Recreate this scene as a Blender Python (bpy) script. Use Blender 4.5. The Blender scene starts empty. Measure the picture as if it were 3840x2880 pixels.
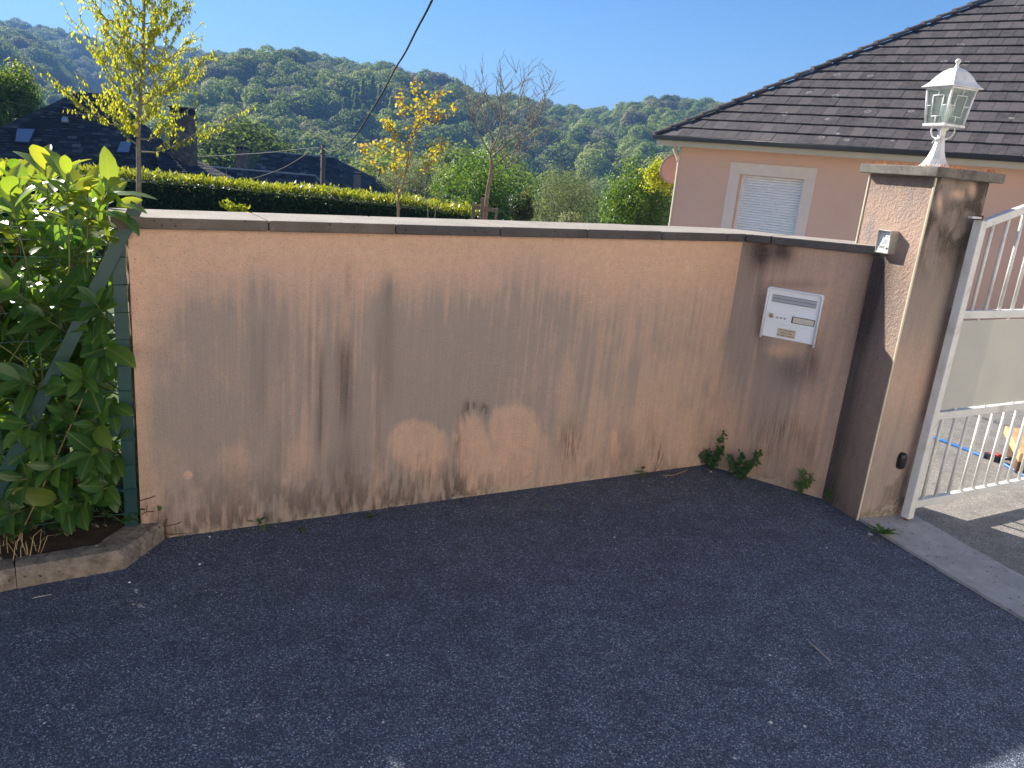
import bpy, bmesh, math, random
import numpy as np
from mathutils import Vector, Matrix
from math import sin, cos, tan, radians, pi, sqrt, atan2, hypot

random.seed(7)
RNG = np.random.default_rng(11)
SC = bpy.context.scene
COL = SC.collection

# ------------------------------------------------------------------ camera
EYE = Vector((0.0, 0.0, 1.65))
FPX = 2910.0                                  # focal length in pixels of a 3840 px wide frame
PITCH, ROLL = radians(15.85), radians(5.3)
FWD = Vector((0, cos(PITCH), -sin(PITCH)))
_u0 = Vector((0, sin(PITCH), cos(PITCH)))
_r0 = Vector((1, 0, 0))
RIGHT = _r0 * cos(ROLL) + _u0 * sin(ROLL)
UP = _u0 * cos(ROLL) - _r0 * sin(ROLL)
cam_data = bpy.data.cameras.new("camera")
cam = bpy.data.objects.new("camera", cam_data)
COL.objects.link(cam)
cam_data.sensor_fit = 'HORIZONTAL'
cam_data.sensor_width = 36.0
cam_data.lens = 36.0 * FPX / 3840.0
cam_data.clip_start = 0.05
cam_data.clip_end = 8000
m = Matrix((RIGHT, UP, -FWD)).transposed().to_4x4()
m.translation = EYE
cam.matrix_world = m
SC.camera = cam

# ------------------------------------------------------------------ sky, sun, exposure
SUN_EL, SUN_AZ = radians(29.5), radians(-51.0)      # azimuth from +Y towards +X
world = bpy.data.worlds.new("World")
SC.world = world
world.use_nodes = True
wn = world.node_tree
bg = wn.nodes["Background"]
sky = wn.nodes.new("ShaderNodeTexSky")
sky.sky_type = 'NISHITA'
sky.sun_disc = False
sky.sun_elevation = SUN_EL
sky.sun_rotation = SUN_AZ
sky.altitude = 300
sky.air_density = 1.0
sky.dust_density = 0.0
sky.ozone_density = 6.0
hs_ = wn.nodes.new("ShaderNodeHueSaturation")
hs_.inputs['Saturation'].default_value = 1.1
wn.links.new(sky.outputs[0], hs_.inputs['Color'])
wn.links.new(hs_.outputs[0], bg.inputs[0])
bg.inputs[1].default_value = 0.062
sun_l = bpy.data.lights.new("sun", 'SUN')
sun_l.energy = 5.0
sun_l.angle = radians(0.53)
sun_l.color = (1.0, 0.93, 0.82)
sun = bpy.data.objects.new("sun", sun_l)
COL.objects.link(sun)
TO_SUN = Vector((sin(SUN_AZ) * cos(SUN_EL), cos(SUN_AZ) * cos(SUN_EL), sin(SUN_EL)))
sun.rotation_euler = TO_SUN.to_track_quat('Z', 'Y').to_euler()
sun.location = (-20, 16, 20)
vs = SC.view_settings
vs.view_transform = 'Standard'
vs.look = 'None'
vs.exposure = 1.25
vs.gamma = 1.0
vs.use_curve_mapping = False
SC.cycles.max_bounces = 10
SC.cycles.transparent_max_bounces = 24
SC.cycles.use_denoising = True
SC.cycles.sample_clamp_indirect = 6.0

# ------------------------------------------------------------------ measuring helpers (photo pixel -> point at a known plane)
def ray(x, y):
    return FWD + RIGHT * ((x - 1920) / FPX) - UP * ((y - 1440) / FPX)
def at_z(x, y, z=0.0):
    d = ray(x, y); return EYE + d * ((z - EYE.z) / d.z)
def at_r(x, y, r):
    d = ray(x, y); return EYE + d * (r / hypot(d.x, d.y))
def on_plane(x, y, p, n):
    d = ray(x, y); n = Vector(n); return EYE + d * ((Vector(p) - EYE).dot(n) / d.dot(n))
def proj(p):
    q = Vector(p) - EYE; w = q.dot(FWD)
    return (1920 + FPX * q.dot(RIGHT) / w, 1440 - FPX * q.dot(UP) / w, w)
def elev(x, y):
    d = ray(x, y); return math.atan2(d.z, hypot(d.x, d.y)), math.atan2(d.x, d.y)

# ------------------------------------------------------------------ object helpers
def tag(o, label=None, cat=None, group=None, kind=None):
    if label: o["label"] = label
    if cat: o["category"] = cat
    if group: o["group"] = group
    if kind: o["kind"] = kind
    return o
def empty(name, loc, label=None, cat=None, group=None):
    o = bpy.data.objects.new(name, None)
    o.empty_display_size = 0.1
    COL.objects.link(o)
    o.location = loc
    return tag(o, label, cat, group)
def world_origin(o):
    v = Vector((0, 0, 0))
    while o is not None:
        v = v + Vector(o.location); o = o.parent
    return v
def link(name, me, parent=None, loc=None):
    o = bpy.data.objects.new(name, me)
    COL.objects.link(o)
    if parent is not None: o.parent = parent
    if loc is not None: o.location = loc
    return o
def np_mesh(name, V, loops, counts, mat=None, smooth=False, attrs=None):
    V = np.asarray(V, np.float32).reshape(-1, 3)
    loops = np.asarray(loops, np.int32).ravel(); counts = np.asarray(counts, np.int32).ravel()
    me = bpy.data.meshes.new(name)
    me.vertices.add(len(V)); me.vertices.foreach_set("co", V.ravel())
    me.loops.add(len(loops)); me.loops.foreach_set("vertex_index", loops)
    me.polygons.add(len(counts))
    st = np.zeros(len(counts), np.int32); st[1:] = np.cumsum(counts)[:-1]
    me.polygons.foreach_set("loop_start", st)
    me.polygons.foreach_set("use_smooth", np.full(len(counts), bool(smooth)))
    me.update(calc_edges=True)
    if attrs:
        for k, a in attrs.items():
            a = np.asarray(a, np.float32)
            if a.ndim == 1:
                at = me.attributes.new(k, 'FLOAT', 'POINT'); at.data.foreach_set("value", a)
            else:
                at = me.attributes.new(k, 'FLOAT_COLOR', 'POINT'); at.data.foreach_set("color", a.ravel())
    if mat: me.materials.append(mat)
    return me

class MB:
    """collects shapes in world coordinates; build() links them as ONE mesh object under parent"""
    def __init__(s): s.v = []; s.f = []
    def quad(s, *pts):
        i = len(s.v); s.v += [tuple(p) for p in pts]; s.f.append(tuple(range(i, i + len(pts)))); return s
    def box(s, c, ax, ay, az):
        """centre and three half-axis vectors"""
        c, ax, ay, az = map(Vector, (c, ax, ay, az)); i = len(s.v)
        for sz in (-1, 1):
            for sx, sy in ((-1, -1), (1, -1), (1, 1), (-1, 1)):
                s.v.append(tuple(c + ax * sx + ay * sy + az * sz))
        s.f += [(i+3, i+2, i+1, i), (i+4, i+5, i+6, i+7)]
        for k in range(4):
            j = (k + 1) % 4; s.f.append((i + k, i + j, i + 4 + j, i + 4 + k))
        return s
    def prism(s, poly, ext):
        """poly: list of points, ext: extrusion vector"""
        i = len(s.v); n = len(poly); ext = Vector(ext)
        s.v += [tuple(p) for p in poly] + [tuple(Vector(p) + ext) for p in poly]
        s.f.append(tuple(range(i + n - 1, i - 1, -1))); s.f.append(tuple(range(i + n, i + 2 * n)))
        for k in range(n):
            j = (k + 1) % n; s.f.append((i + k, i + j, i + n + j, i + n + k))
        return s
    def tube(s, pts, rad, sides=8, caps=True):
        pts = [Vector(p) for p in pts]; n = len(pts)
        if not hasattr(rad, '__len__'): rad = [rad] * n
        i = len(s.v); ref = None
        for k, p in enumerate(pts):
            t = (pts[min(k + 1, n - 1)] - pts[max(k - 1, 0)])
            if t.length < 1e-9: t = Vector((0, 0, 1))
            t.normalize()
            if ref is None:
                ref = Vector((1, 0, 0)) if abs(t.x) < .8 else Vector((0, 1, 0))
            a = (ref - t * ref.dot(t)); a.normalize(); b = t.cross(a); ref = a
            for q in range(sides):
                an = 2 * pi * q / sides
                s.v.append(tuple(p + (a * cos(an) + b * sin(an)) * rad[k]))
        for k in range(n - 1):
            for q in range(sides):
                r = (q + 1) % sides
                s.f.append((i + k*sides + q, i + k*sides + r, i + (k+1)*sides + r, i + (k+1)*sides + q))
        if caps:
            s.f.append(tuple(i + q for q in range(sides - 1, -1, -1)))
            s.f.append(tuple(i + (n-1)*sides + q for q in range(sides)))
        return s
    def loft(s, rings, caps=True):
        i = len(s.v); n = len(rings[0])
        for r in rings: s.v += [tuple(p) for p in r]
        for k in range(len(rings) - 1):
            for q in range(n):
                r = (q + 1) % n
                s.f.append((i + k*n + q, i + k*n + r, i + (k+1)*n + r, i + (k+1)*n + q))
        if caps:
            s.f.append(tuple(i + q for q in range(n - 1, -1, -1)))
            s.f.append(tuple(i + (len(rings)-1)*n + q for q in range(n)))
        return s
    def build(s, name, mat, parent=None, smooth=False, bevel=0, origin=None, segs=2):
        o = origin if origin is not None else (world_origin(parent) if parent is not None else Vector((0, 0, 0)))
        V = np.array(s.v, np.float32) - np.array(o, np.float32)
        me = np_mesh(name, V, [i for f in s.f for i in f], [len(f) for f in s.f], mat, smooth)
        ob = link(name, me, parent, None if parent is not None else (origin if origin is not None else None))
        if bevel:
            b = ob.modifiers.new("bevel", 'BEVEL'); b.width = bevel; b.segments = segs; b.limit_method = 'ANGLE'; b.angle_limit = radians(40)
        return ob

def polyline(pts, n):
    """smooth catmull-rom through pts, n samples per span"""
    P = [Vector(p) for p in pts]; out = []
    P = [P[0] * 2 - P[1]] + P + [P[-1] * 2 - P[-2]]
    for k in range(1, len(P) - 2):
        for j in range(n):
            t = j / n; a, b, c, d = P[k-1], P[k], P[k+1], P[k+2]
            out.append(.5 * ((2*b) + (c - a)*t + (2*a - 5*b + 4*c - d)*t*t + (3*b - a - 3*c + d)*t*t*t))
    out.append(P[-2]); return out

def value_noise(u, v, seed=0):
    """smooth 2D value noise in 0..1 on arrays"""
    r = np.random.default_rng(seed).random((64, 64))
    iu = np.floor(u).astype(int); iv = np.floor(v).astype(int)
    fu = u - iu; fv = v - iv
    fu = fu*fu*(3-2*fu); fv = fv*fv*(3-2*fv)
    g = lambda a, b: r[a % 64, b % 64]
    return (g(iu, iv)*(1-fu) + g(iu+1, iv)*fu)*(1-fv) + (g(iu, iv+1)*(1-fu) + g(iu+1, iv+1)*fu)*fv
def fbm(u, v, oct=4, seed=0):
    s = 0; a = .5; t = 0
    for k in range(oct):
        s = s + a*value_noise(u*2**k, v*2**k, seed + k); t += a; a *= .5
    return s/t
def sstep(a, b, x):
    t = np.clip((x - a)/(b - a), 0, 1); return t*t*(3-2*t)

# ------------------------------------------------------------------ materials
class NT:
    def __init__(s, name):
        s.m = bpy.data.materials.new(name); s.m.use_nodes = True
        s.t = s.m.node_tree; s.n = s.t.nodes; s.p = s.n["Principled BSDF"]; s.out = s.n["Material Output"]
    def new(s, typ, **kw):
        n = s.n.new(typ)
        for k, v in kw.items(): setattr(n, k, v)
        return n
    def lk(s, a, b): s.t.links.new(a, b)
    def coord(s, kind='Object', scale=(1, 1, 1)):
        c = s.new("ShaderNodeTexCoord"); mp = s.new("ShaderNodeMapping"); mp.inputs['Scale'].default_value = scale
        s.lk(c.outputs[kind], mp.inputs[0]); return mp.outputs[0]
    def noise(s, vec, scale, detail=4, rough=.55, dist=0):
        n = s.new("ShaderNodeTexNoise"); n.inputs['Scale'].default_value = scale; n.inputs['Detail'].default_value = detail
        n.inputs['Roughness'].default_value = rough; n.inputs['Distortion'].default_value = dist
        s.lk(vec, n.inputs['Vector']); return n.outputs['Fac']
    def voronoi(s, vec, scale, feature='F1', out='Distance', rnd=1.0):
        n = s.new("ShaderNodeTexVoronoi"); n.feature = feature; n.inputs['Scale'].default_value = scale
        n.inputs['Randomness'].default_value = rnd
        s.lk(vec, n.inputs['Vector']); return n.outputs[out]
    def ramp(s, fac, stops, interp='LINEAR'):
        r = s.new("ShaderNodeValToRGB"); r.color_ramp.interpolation = interp
        e = r.color_ramp.elements
        while len(e) < len(stops): e.new(.5)
        for k, (p, c) in enumerate(stops):
            e[k].position = p; e[k].color = (*c, 1) if hasattr(c, '__len__') else (c, c, c, 1)
        s.lk(fac, r.inputs[0]); return r.outputs[0]
    def mix(s, fac, a, b, typ='MIX'):
        n = s.new("ShaderNodeMix"); n.data_type = 'RGBA'; n.blend_type = typ
        for q, v in ((0, fac), (6, a), (7, b)):
            sock = n.inputs[q]
            if isinstance(v, bpy.types.NodeSocket): s.lk(v, sock)
            elif hasattr(v, '__len__'): sock.default_value = (*v, 1)
            else: sock.default_value = v if q == 0 else (v, v, v, 1)
        return n.outputs[2]
    def math(s, op, a, b=0.0, clamp=False):
        n = s.new("ShaderNodeMath", operation=op); n.use_clamp = clamp
        for sock, v in ((n.inputs[0], a), (n.inputs[1], b)):
            if isinstance(v, bpy.types.NodeSocket): s.lk(v, sock)
            else: sock.default_value = v
        return n.outputs[0]
    def attr(s, name, out='Color'):
        n = s.new("ShaderNodeAttribute"); n.attribute_name = name; return n.outputs[out]
    def sep(s, c):
        n = s.new("ShaderNodeSeparateColor"); s.lk(c, n.inputs[0]); return n.outputs
    def bump(s, h, strength=.3, dist=.01):
        n = s.new("ShaderNodeBump"); n.inputs['Strength'].default_value = strength; n.inputs['Distance'].default_value = dist
        s.lk(h, n.inputs['Height']); s.lk(n.outputs[0], s.p.inputs['Normal']); return n
    def base(s, c):
        if isinstance(c, bpy.types.NodeSocket): s.lk(c, s.p.inputs['Base Color'])
        else: s.p.inputs['Base Color'].default_value = (*c, 1)
    def rough(s, v):
        if isinstance(v, bpy.types.NodeSocket): s.lk(v, s.p.inputs['Roughness'])
        else: s.p.inputs['Roughness'].default_value = v
    def spec(s, v): s.p.inputs['Specular IOR Level'].default_value = v

def plain(name, col, rough=.6, var=.12, scale=12, bump=0.0, bscale=200, metal=0.0, spec=.5, dirt=None, dscale=6):
    """painted or solid surface with slight tone variation, optional dirt blotches and fine relief"""
    t = NT(name); v = t.coord()
    n = t.noise(v, scale, 5)
    lo = tuple(c*(1-var) for c in col); hi = tuple(min(1, c*(1+var)) for c in col)
    c = t.ramp(n, [(.3, lo), (.7, hi)])
    if dirt:
        d = t.ramp(t.noise(v, dscale, 7, .65), [(.5, 0.0), (.72, 1.0)])
        c = t.mix(t.math('MULTIPLY', d, .75), c, dirt)
    t.base(c); t.rough(rough); t.spec(spec); t.p.inputs['Metallic'].default_value = metal
    if bump: t.bump(t.noise(v, bscale, 4), bump, .004)
    return t.m

def leaf_mat(name, cols, trans, tfac=.45, rough=.35, spec=.5, nscale=0):
    """cols: colour ramp over the per-leaf random; trans: ramp for the light that comes through"""
    t = NT(name); r = t.attr("rnd", 'Fac')
    c = t.ramp(r, cols)
    if nscale:
        n = t.noise(t.coord(), nscale, 3); c = t.mix(t.math('MULTIPLY', n, .5), c, t.mix(.5, c, (.02, .03, .01)))
    t.base(c); t.rough(rough); t.spec(spec)
    tr = t.new("ShaderNodeBsdfTranslucent"); t.lk(t.ramp(r, trans), tr.inputs[0])
    mx = t.new("ShaderNodeMixShader"); mx.inputs[0].default_value = tfac
    t.lk(t.p.outputs[0], mx.inputs[1]); t.lk(tr.outputs[0], mx.inputs[2]); t.lk(mx.outputs[0], t.out.inputs[0])
    return t.m
# ------------------------------------------------------------------ surface materials
def asphalt_mat(name, dark, mid, light, scale=120, bump=.6, wall_fade=None):
    """rolled asphalt: tar between chippings; paler by noise, and away from the wall by open-sky light painted in"""
    t = NT(name); v = t.coord()
    cell = t.voronoi(v, scale, out='Color'); sp = t.sep(cell); r = sp[0]
    big = t.noise(v, 1.1, 6, .62)
    w = t.ramp(big, [(.3, 0.0), (.7, 1.0)])
    if wall_fade:
        p0, n = wall_fade
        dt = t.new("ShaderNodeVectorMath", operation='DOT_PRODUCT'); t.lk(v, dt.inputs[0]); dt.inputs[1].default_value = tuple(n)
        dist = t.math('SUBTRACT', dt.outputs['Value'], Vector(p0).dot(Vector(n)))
        w = t.math('ADD', t.math('MULTIPLY', w, .45), t.math('MULTIPLY', dist, .42), True)  # paler away from the wall: open-sky light painted into the colour
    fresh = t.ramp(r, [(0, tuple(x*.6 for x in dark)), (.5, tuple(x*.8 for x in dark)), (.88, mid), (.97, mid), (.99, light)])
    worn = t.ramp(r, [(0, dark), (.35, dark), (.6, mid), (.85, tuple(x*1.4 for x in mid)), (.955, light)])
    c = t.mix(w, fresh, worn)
    d = t.voronoi(v, scale, out='Distance')
    c = t.mix(t.ramp(d, [(.45, 0.0), (.75, .55)]), c, tuple(x*.4 for x in dark))
    c = t.mix(t.ramp(t.noise(v, 7, 5, .7), [(.40, .35), (.55, 0.0)]), c, tuple(x*.45 for x in dark))
    t.base(c); t.rough(t.ramp(sp[1], [(0, .95), (.8, .75), (1, .35)])); t.spec(.45)
    h = t.math('ADD', t.math('MULTIPLY', d, -1.0), t.math('MULTIPLY', t.noise(v, scale*.35, 3), .9))
    t.bump(h, bump, .008)
    return t.m
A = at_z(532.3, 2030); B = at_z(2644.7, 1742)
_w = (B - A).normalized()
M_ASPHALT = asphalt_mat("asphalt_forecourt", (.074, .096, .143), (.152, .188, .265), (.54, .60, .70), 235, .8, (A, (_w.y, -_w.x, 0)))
M_DRIVE = asphalt_mat("asphalt_drive", (.27, .25, .226), (.34, .316, .288), (.52, .49, .45), 210, .18)

def concrete_mat(name, a, b, dark=(.05, .045, .04), specks=True, bump=.5, bs=90, dirt=.6, dsc=5):
    t = NT(name); v = t.coord()
    c = t.ramp(t.noise(v, 14, 8, .65), [(.3, a), (.7, b)])
    if specks:
        c = t.mix(t.ramp(t.noise(v, 160, 3), [(.58, 0.0), (.72, .6)]), c, tuple(min(1, x*1.5) for x in b))
        c = t.mix(t.ramp(t.voronoi(v, 26, out='Distance'), [(.10, .85), (.17, 0.0)]), c, dark)
    c = t.mix(t.math('MULTIPLY', t.ramp(t.noise(v, dsc, 6, .7), [(.45, 0.0), (.7, 1.0)]), dirt), c, dark)
    t.base(c); t.rough(.9); t.spec(.25)
    t.bump(t.math('ADD', t.noise(v, bs, 6, .7), t.math('MULTIPLY', t.noise(v, bs*4, 3), .5)), bump, .004)
    return t.m
M_STRIP = concrete_mat("concrete_strip", (.36, .355, .35), (.48, .475, .465), (.10, .095, .09), True, .6, 90, .35, 4)
M_COPING = concrete_mat("coping_concrete_lichen_shade", (.105, .088, .076), (.19, .162, .14), (.045, .038, .034), True, .6, 70, .6, 7)  # lichen, with the shade of the front faces painted in
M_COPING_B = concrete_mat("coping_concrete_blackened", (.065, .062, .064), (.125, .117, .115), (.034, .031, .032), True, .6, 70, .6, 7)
M_COPTOP = concrete_mat("coping_concrete_sunlit", (.33, .295, .255), (.45, .405, .355), (.13, .115, .095), True, .6, 70, .45, 7)  # paler copy for the sunlit tops, light put into the colour
M_CAP = concrete_mat("cap_concrete", (.17, .155, .138), (.27, .25, .22), (.035, .032, .028), False, .9, 120, .7, 9)
M_KERB = concrete_mat("kerb_concrete", (.17, .14, .115), (.33, .285, .24), (.05, .042, .035), True, 1.0, 45, .85, 16)

def render_mat(name, clean, bscale, bstr, bdist=.007):
    """painted render; the 'stain' attribute carries grime (R), black algae, inner-corner darkening and painted cap shadow (G), bare pale patches (B), brown (A)"""
    t = NT(name); v = t.coord(); s = t.new("ShaderNodeAttribute"); s.attribute_name = "stain"
    rgb = t.sep(s.outputs['Color']); al = s.outputs['Alpha']
    gr = t.noise(v, 320, 3); mid = t.noise(v, 26, 6, .65)
    col = t.ramp(mid, [(.3, tuple(x*.90 for x in clean)), (.7, tuple(min(1, x*1.08) for x in clean))])
    vs_ = t.coord('Object', (60, 60, 2.2)); st = t.noise(vs_, 1.6, 5, .6)
    vs2 = t.coord('Object', (150, 150, 9)); st2 = t.noise(vs2, 1.4, 3, .6)
    stv = t.math('ADD', t.math('MULTIPLY', st, .6), t.math('MULTIPLY', st2, .4))
    # grime modulated by fine run marks and grain
    g = t.math('MULTIPLY', rgb[0], t.math('ADD', t.math('MULTIPLY', stv, 1.0), .5))
    g = t.math('MULTIPLY', g, t.math('ADD', t.math('MULTIPLY', gr, 1.5), .25), True)
    col = t.mix(g, col, (.365, .315, .29))
    k = t.math('MULTIPLY', rgb[1], t.math('ADD', t.math('MULTIPLY', stv, 1.1), .45))
    k = t.math('MULTIPLY', k, t.math('ADD', t.math('MULTIPLY', gr, 1.2), .4), True)
    col = t.mix(k, col, (.075, .064, .058))
    br = t.math('MULTIPLY', al, t.ramp(t.noise(vs2, .9, 4, .7), [(.42, 0.0), (.62, 1.0)]), True)
    col = t.mix(br, col, (.14, .08, .04))
    pl = t.math('MULTIPLY', rgb[2], t.ramp(t.noise(v, 40, 5, .7), [(.4, 0.0), (.6, 1.0)]), True)
    col = t.mix(pl, col, (.52, .45, .36))
    sp = t.ramp(t.noise(v, 210, 2), [(.58, 0.0), (.70, .75)])
    col = t.mix(sp, col, tuple(x*.42 for x in clean))
    t.base(col); t.rough(.92); t.spec(.2)
    h = t.math('ADD', t.noise(v, bscale, 4, .6), t.math('MULTIPLY', t.noise(v, bscale*4, 2), .4))
    t.bump(h, bstr, bdist)
    return t.m
M_RENDER = render_mat("salmon_render_scraped_shade", (.80, .525, .385), 130, .8)  # base colour raised to brighten the shaded faces
M_RENDER2 = render_mat("salmon_render_coarse_sun", (.58, .41, .32), 62, 1.0, .014)  # coarser render; base colour lowered because the sun hits this face

# ------------------------------------------------------------------ ground
A = at_z(532.3, 2030); B = at_z(2644.7, 1742); E = at_z(3213.5, 1952)
W1 = (B - A).normalized(); L1 = (B - A).length
NF = Vector((W1.y, -W1.x, 0))                           # out of the wall, to the camera side
PD = Vector((cos(radians(-70)), sin(radians(-70)), 0))  # along the pillar's lit face, to the camera
PN = Vector((sin(radians(-70)), -cos(radians(-70)), 0)) # out of the lit face
PR = -PN
K = E - PD * .275
W2 = (K - B).normalized(); L2 = (K - B).length
NF2 = Vector((W2.y, -W2.x, 0))
def smooth(a, b, x):
    t = min(1, max(0, (x - a)/(b - a))); return t*t*(3 - 2*t)
def gz(x, y):
    r = hypot(x, y)
    z = -.03
    if y > 0: z -= .55*smooth(7.5, 13, r) + 3.0*smooth(15, 32, r) + 12*smooth(30, 120, r) + 9*smooth(110, 260, r)
    return z

SKY_MAIN = [(560, 420), (640, 330), (719, 262), (760, 226), (820, 223), (931, 218), (1037, 225), (1153, 240), (1245, 245), (1317, 264), (1423, 276), (1495, 280), (1597, 312), (1700, 336), (1758, 363), (1871, 381), (1984, 394), (2097, 421), (2188, 435), (2242, 435), (2368, 417), (2459, 399), (2600, 399), (2700, 415), (2900, 440), (3300, 420), (3800, 470), (4400, 520)]
SKY_FAR = [(-900, 150), (-400, 70), (0, 100), (82, 113), (169, 118), (241, 137), (337, 161), (400, 176), (520, 186), (600, 193), (675, 197), (790, 214), (858, 226), (1000, 262), (1300, 330), (1700, 420)]
SKY_NEARL = [(-900, 60), (-400, 90), (0, 112), (90, 150), (170, 205), (230, 270), (290, 345), (360, 430), (420, 480)]
def table(sk):
    return np.array([[elev(x, y)[1], elev(x, y)[0]] for x, y in sk])
T_MAIN, T_FAR, T_NEARL = table(SKY_MAIN), table(SKY_FAR), table(SKY_NEARL)
def hill_h(th, r, tab, R0, R1, tree):
    e = np.interp(th, tab[:, 0], tab[:, 1], left=-.06, right=-.06)
    edge = np.interp(th, [tab[0, 0]-.12, tab[0, 0], tab[-1, 0], tab[-1, 0]+.12], [0, 1, 1, 0])
    top = 1.65 + R1*np.tan(e) - tree
    t = np.clip((r - R0)/(R1 - R0), 0, 1)
    s = t**1.15*(1.9 - .9*t)/1.0
    after = np.where(r > R1, np.clip((r - R1)/400, 0, 1)*.5, 0)
    return (-26 + (top + 26)*s*(1 - after))*edge + (-30)*(1 - edge)
HILLS = [(T_MAIN, 170, 520, 11.5), (T_NEARL, 300, 640, 12), (T_FAR, 560, 980, 13)]
def ground_z(x, y):
    r = np.hypot(x, y); th = np.arctan2(x, y)
    t = lambda a, b: sstep(a, b, r)
    z = np.full_like(r, -.03)
    f = np.where(y > 0, 1.0, 0.0)*sstep(-.05, .05, np.cos(th))
    z = z - f*(.55*t(7.5, 13) + 3.0*t(15, 32) + 12*t(30, 120) + 9*t(110, 260))
    zz = z.copy()
    for tab, R0, R1, tree in HILLS:
        h = hill_h(th, r, tab, R0, R1, tree)
        bumps = (fbm(x/70 + 40, y/70 + 40, 3, 5) - .5)*14*sstep(R0, R0 + 60, r)*(1 - sstep(R1*.8, R1, r))
        zz = np.where(r > R0, np.maximum(zz, h + bumps), zz)
    return zz
ths = np.concatenate([np.linspace(-pi, -.9, 40, endpoint=False), np.linspace(-.9, .9, 361), np.linspace(.9, pi, 41)[1:-1]])
rs = np.concatenate([[.5, 2, 4, 6, 7, 8, 9, 10, 11, 12, 13, 15, 17, 20, 24, 28, 34, 42, 55, 70, 90, 115, 145], np.linspace(170, 560, 60), np.linspace(570, 1020, 40), [1150, 1400, 1800, 2300, 2600]])
TH, RR = np.meshgrid(ths, rs); GX, GY = RR*np.sin(TH), RR*np.cos(TH)
GZ = ground_z(GX, GY)
nt, nr = len(ths), len(rs)
V = np.stack([GX, GY, GZ], -1).reshape(-1, 3)
idx = np.arange(nr*nt).reshape(nr, nt); nx = np.roll(idx, -1, 1)
Q = np.stack([idx[:-1], idx[1:], nx[1:], nx[:-1]], -1).reshape(-1, 4)
Q = Q[:, ::-1]
V = np.vstack([V, [[0, 0, -.03]]]); c0 = len(V) - 1
tri = np.stack([np.full(nt, c0), nx[0], idx[0]], -1)[:, ::-1]
loops = np.concatenate([Q.ravel(), tri.ravel()]); counts = np.concatenate([np.full(len(Q), 4), np.full(len(tri), 3)])
t = NT("terrain"); v = t.coord()
far = t.ramp(t.noise(v, .02, 6), [(.35, (.045, .06, .022)), (.65, (.10, .12, .045))])
near = t.ramp(t.noise(v, 1.5, 6), [(.3, (.40, .365, .315)), (.7, (.48, .44, .385))])
ln = t.new("ShaderNodeVectorMath", operation='LENGTH'); t.lk(v, ln.inputs[0])
dt = t.new("ShaderNodeVectorMath", operation='DOT_PRODUCT'); t.lk(v, dt.inputs[0]); dt.inputs[1].default_value = tuple(NF)
lawn = t.ramp(t.noise(v, 3, 6), [(.3, (.05, .085, .022)), (.7, (.10, .14, .04))])
near = t.mix(t.ramp(t.math('SUBTRACT', dt.outputs['Value'], A.dot(NF) - .35), [(.0, 0.0), (.2, 1.0)]), lawn, near)
t.base(t.mix(t.ramp(t.math('MULTIPLY', ln.outputs['Value'], .02), [(.32, 0.0), (.5, 1.0)]), near, far)); t.rough(.95); t.spec(.15)
M_TERRAIN = t.m
ground = link("ground", np_mesh("ground", V, loops, counts, M_TERRAIN, True)); ground["kind"] = "structure"

# forecourt: the asphalt apron in front of the wall, up to the strip, with a slightly uneven edge against wall and strip
sf0 = E + PD*.0
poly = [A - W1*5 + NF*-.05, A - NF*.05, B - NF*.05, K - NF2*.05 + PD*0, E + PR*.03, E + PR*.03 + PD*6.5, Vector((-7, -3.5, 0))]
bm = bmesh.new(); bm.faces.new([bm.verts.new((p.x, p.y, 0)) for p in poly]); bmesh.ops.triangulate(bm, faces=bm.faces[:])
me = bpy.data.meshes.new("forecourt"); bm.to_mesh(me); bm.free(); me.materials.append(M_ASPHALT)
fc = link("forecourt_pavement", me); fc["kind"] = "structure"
# driveway behind the gate, following the ground down to the house
s0 = E + PR*.34
def lin(a, b, n): return [a + (b - a)*k/(n - 1) for k in range(n)]
gv, gf = [], []
for i, sgo in enumerate(lin(0.0, 12.0, 49)):
    for j, dd in enumerate(lin(5.0, -16.0, 85)):
        p = s0 + PR*sgo + PD*dd
        gv.append((p.x, p.y, gz(p.x, p.y) + .036))
for i in range(48):
    for j in range(84):
        a = i*85 + j; gf.append((a, a + 85, a + 86, a + 1))
me = bpy.data.meshes.new("driveway"); me.from_pydata(gv, [], gf); me.materials.append(M_DRIVE)
dv = link("driveway_pavement", me); dv["kind"] = "structure"
# concrete threshold strip, set in under the gate
mb = MB(); n = 46; f = []; b = []
for k in range(n + 1):
    dd = -.12 + 4.6*k/n
    j1 = (random.random() - .5)*.018; j2 = (random.random() - .5)*.008
    f.append(E + PD*dd + PR*(0.012 + j1)); b.append(E + PD*dd + PR*(.372 + j2))
for k in range(n):
    a0, a1, b0, b1 = f[k], f[k+1], b[k], b[k+1]; h = Vector((0, 0, .014))
    mb.quad(a0 + h, a1 + h, b1 + h, b0 + h); mb.quad(a0 - h, a1 - h, a1 + h, a0 + h); mb.quad(b0 + h, b1 + h, b1 - h, b0 - h)
o = mb.build("concrete_threshold_path", M_STRIP); o["kind"] = "structure"

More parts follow.
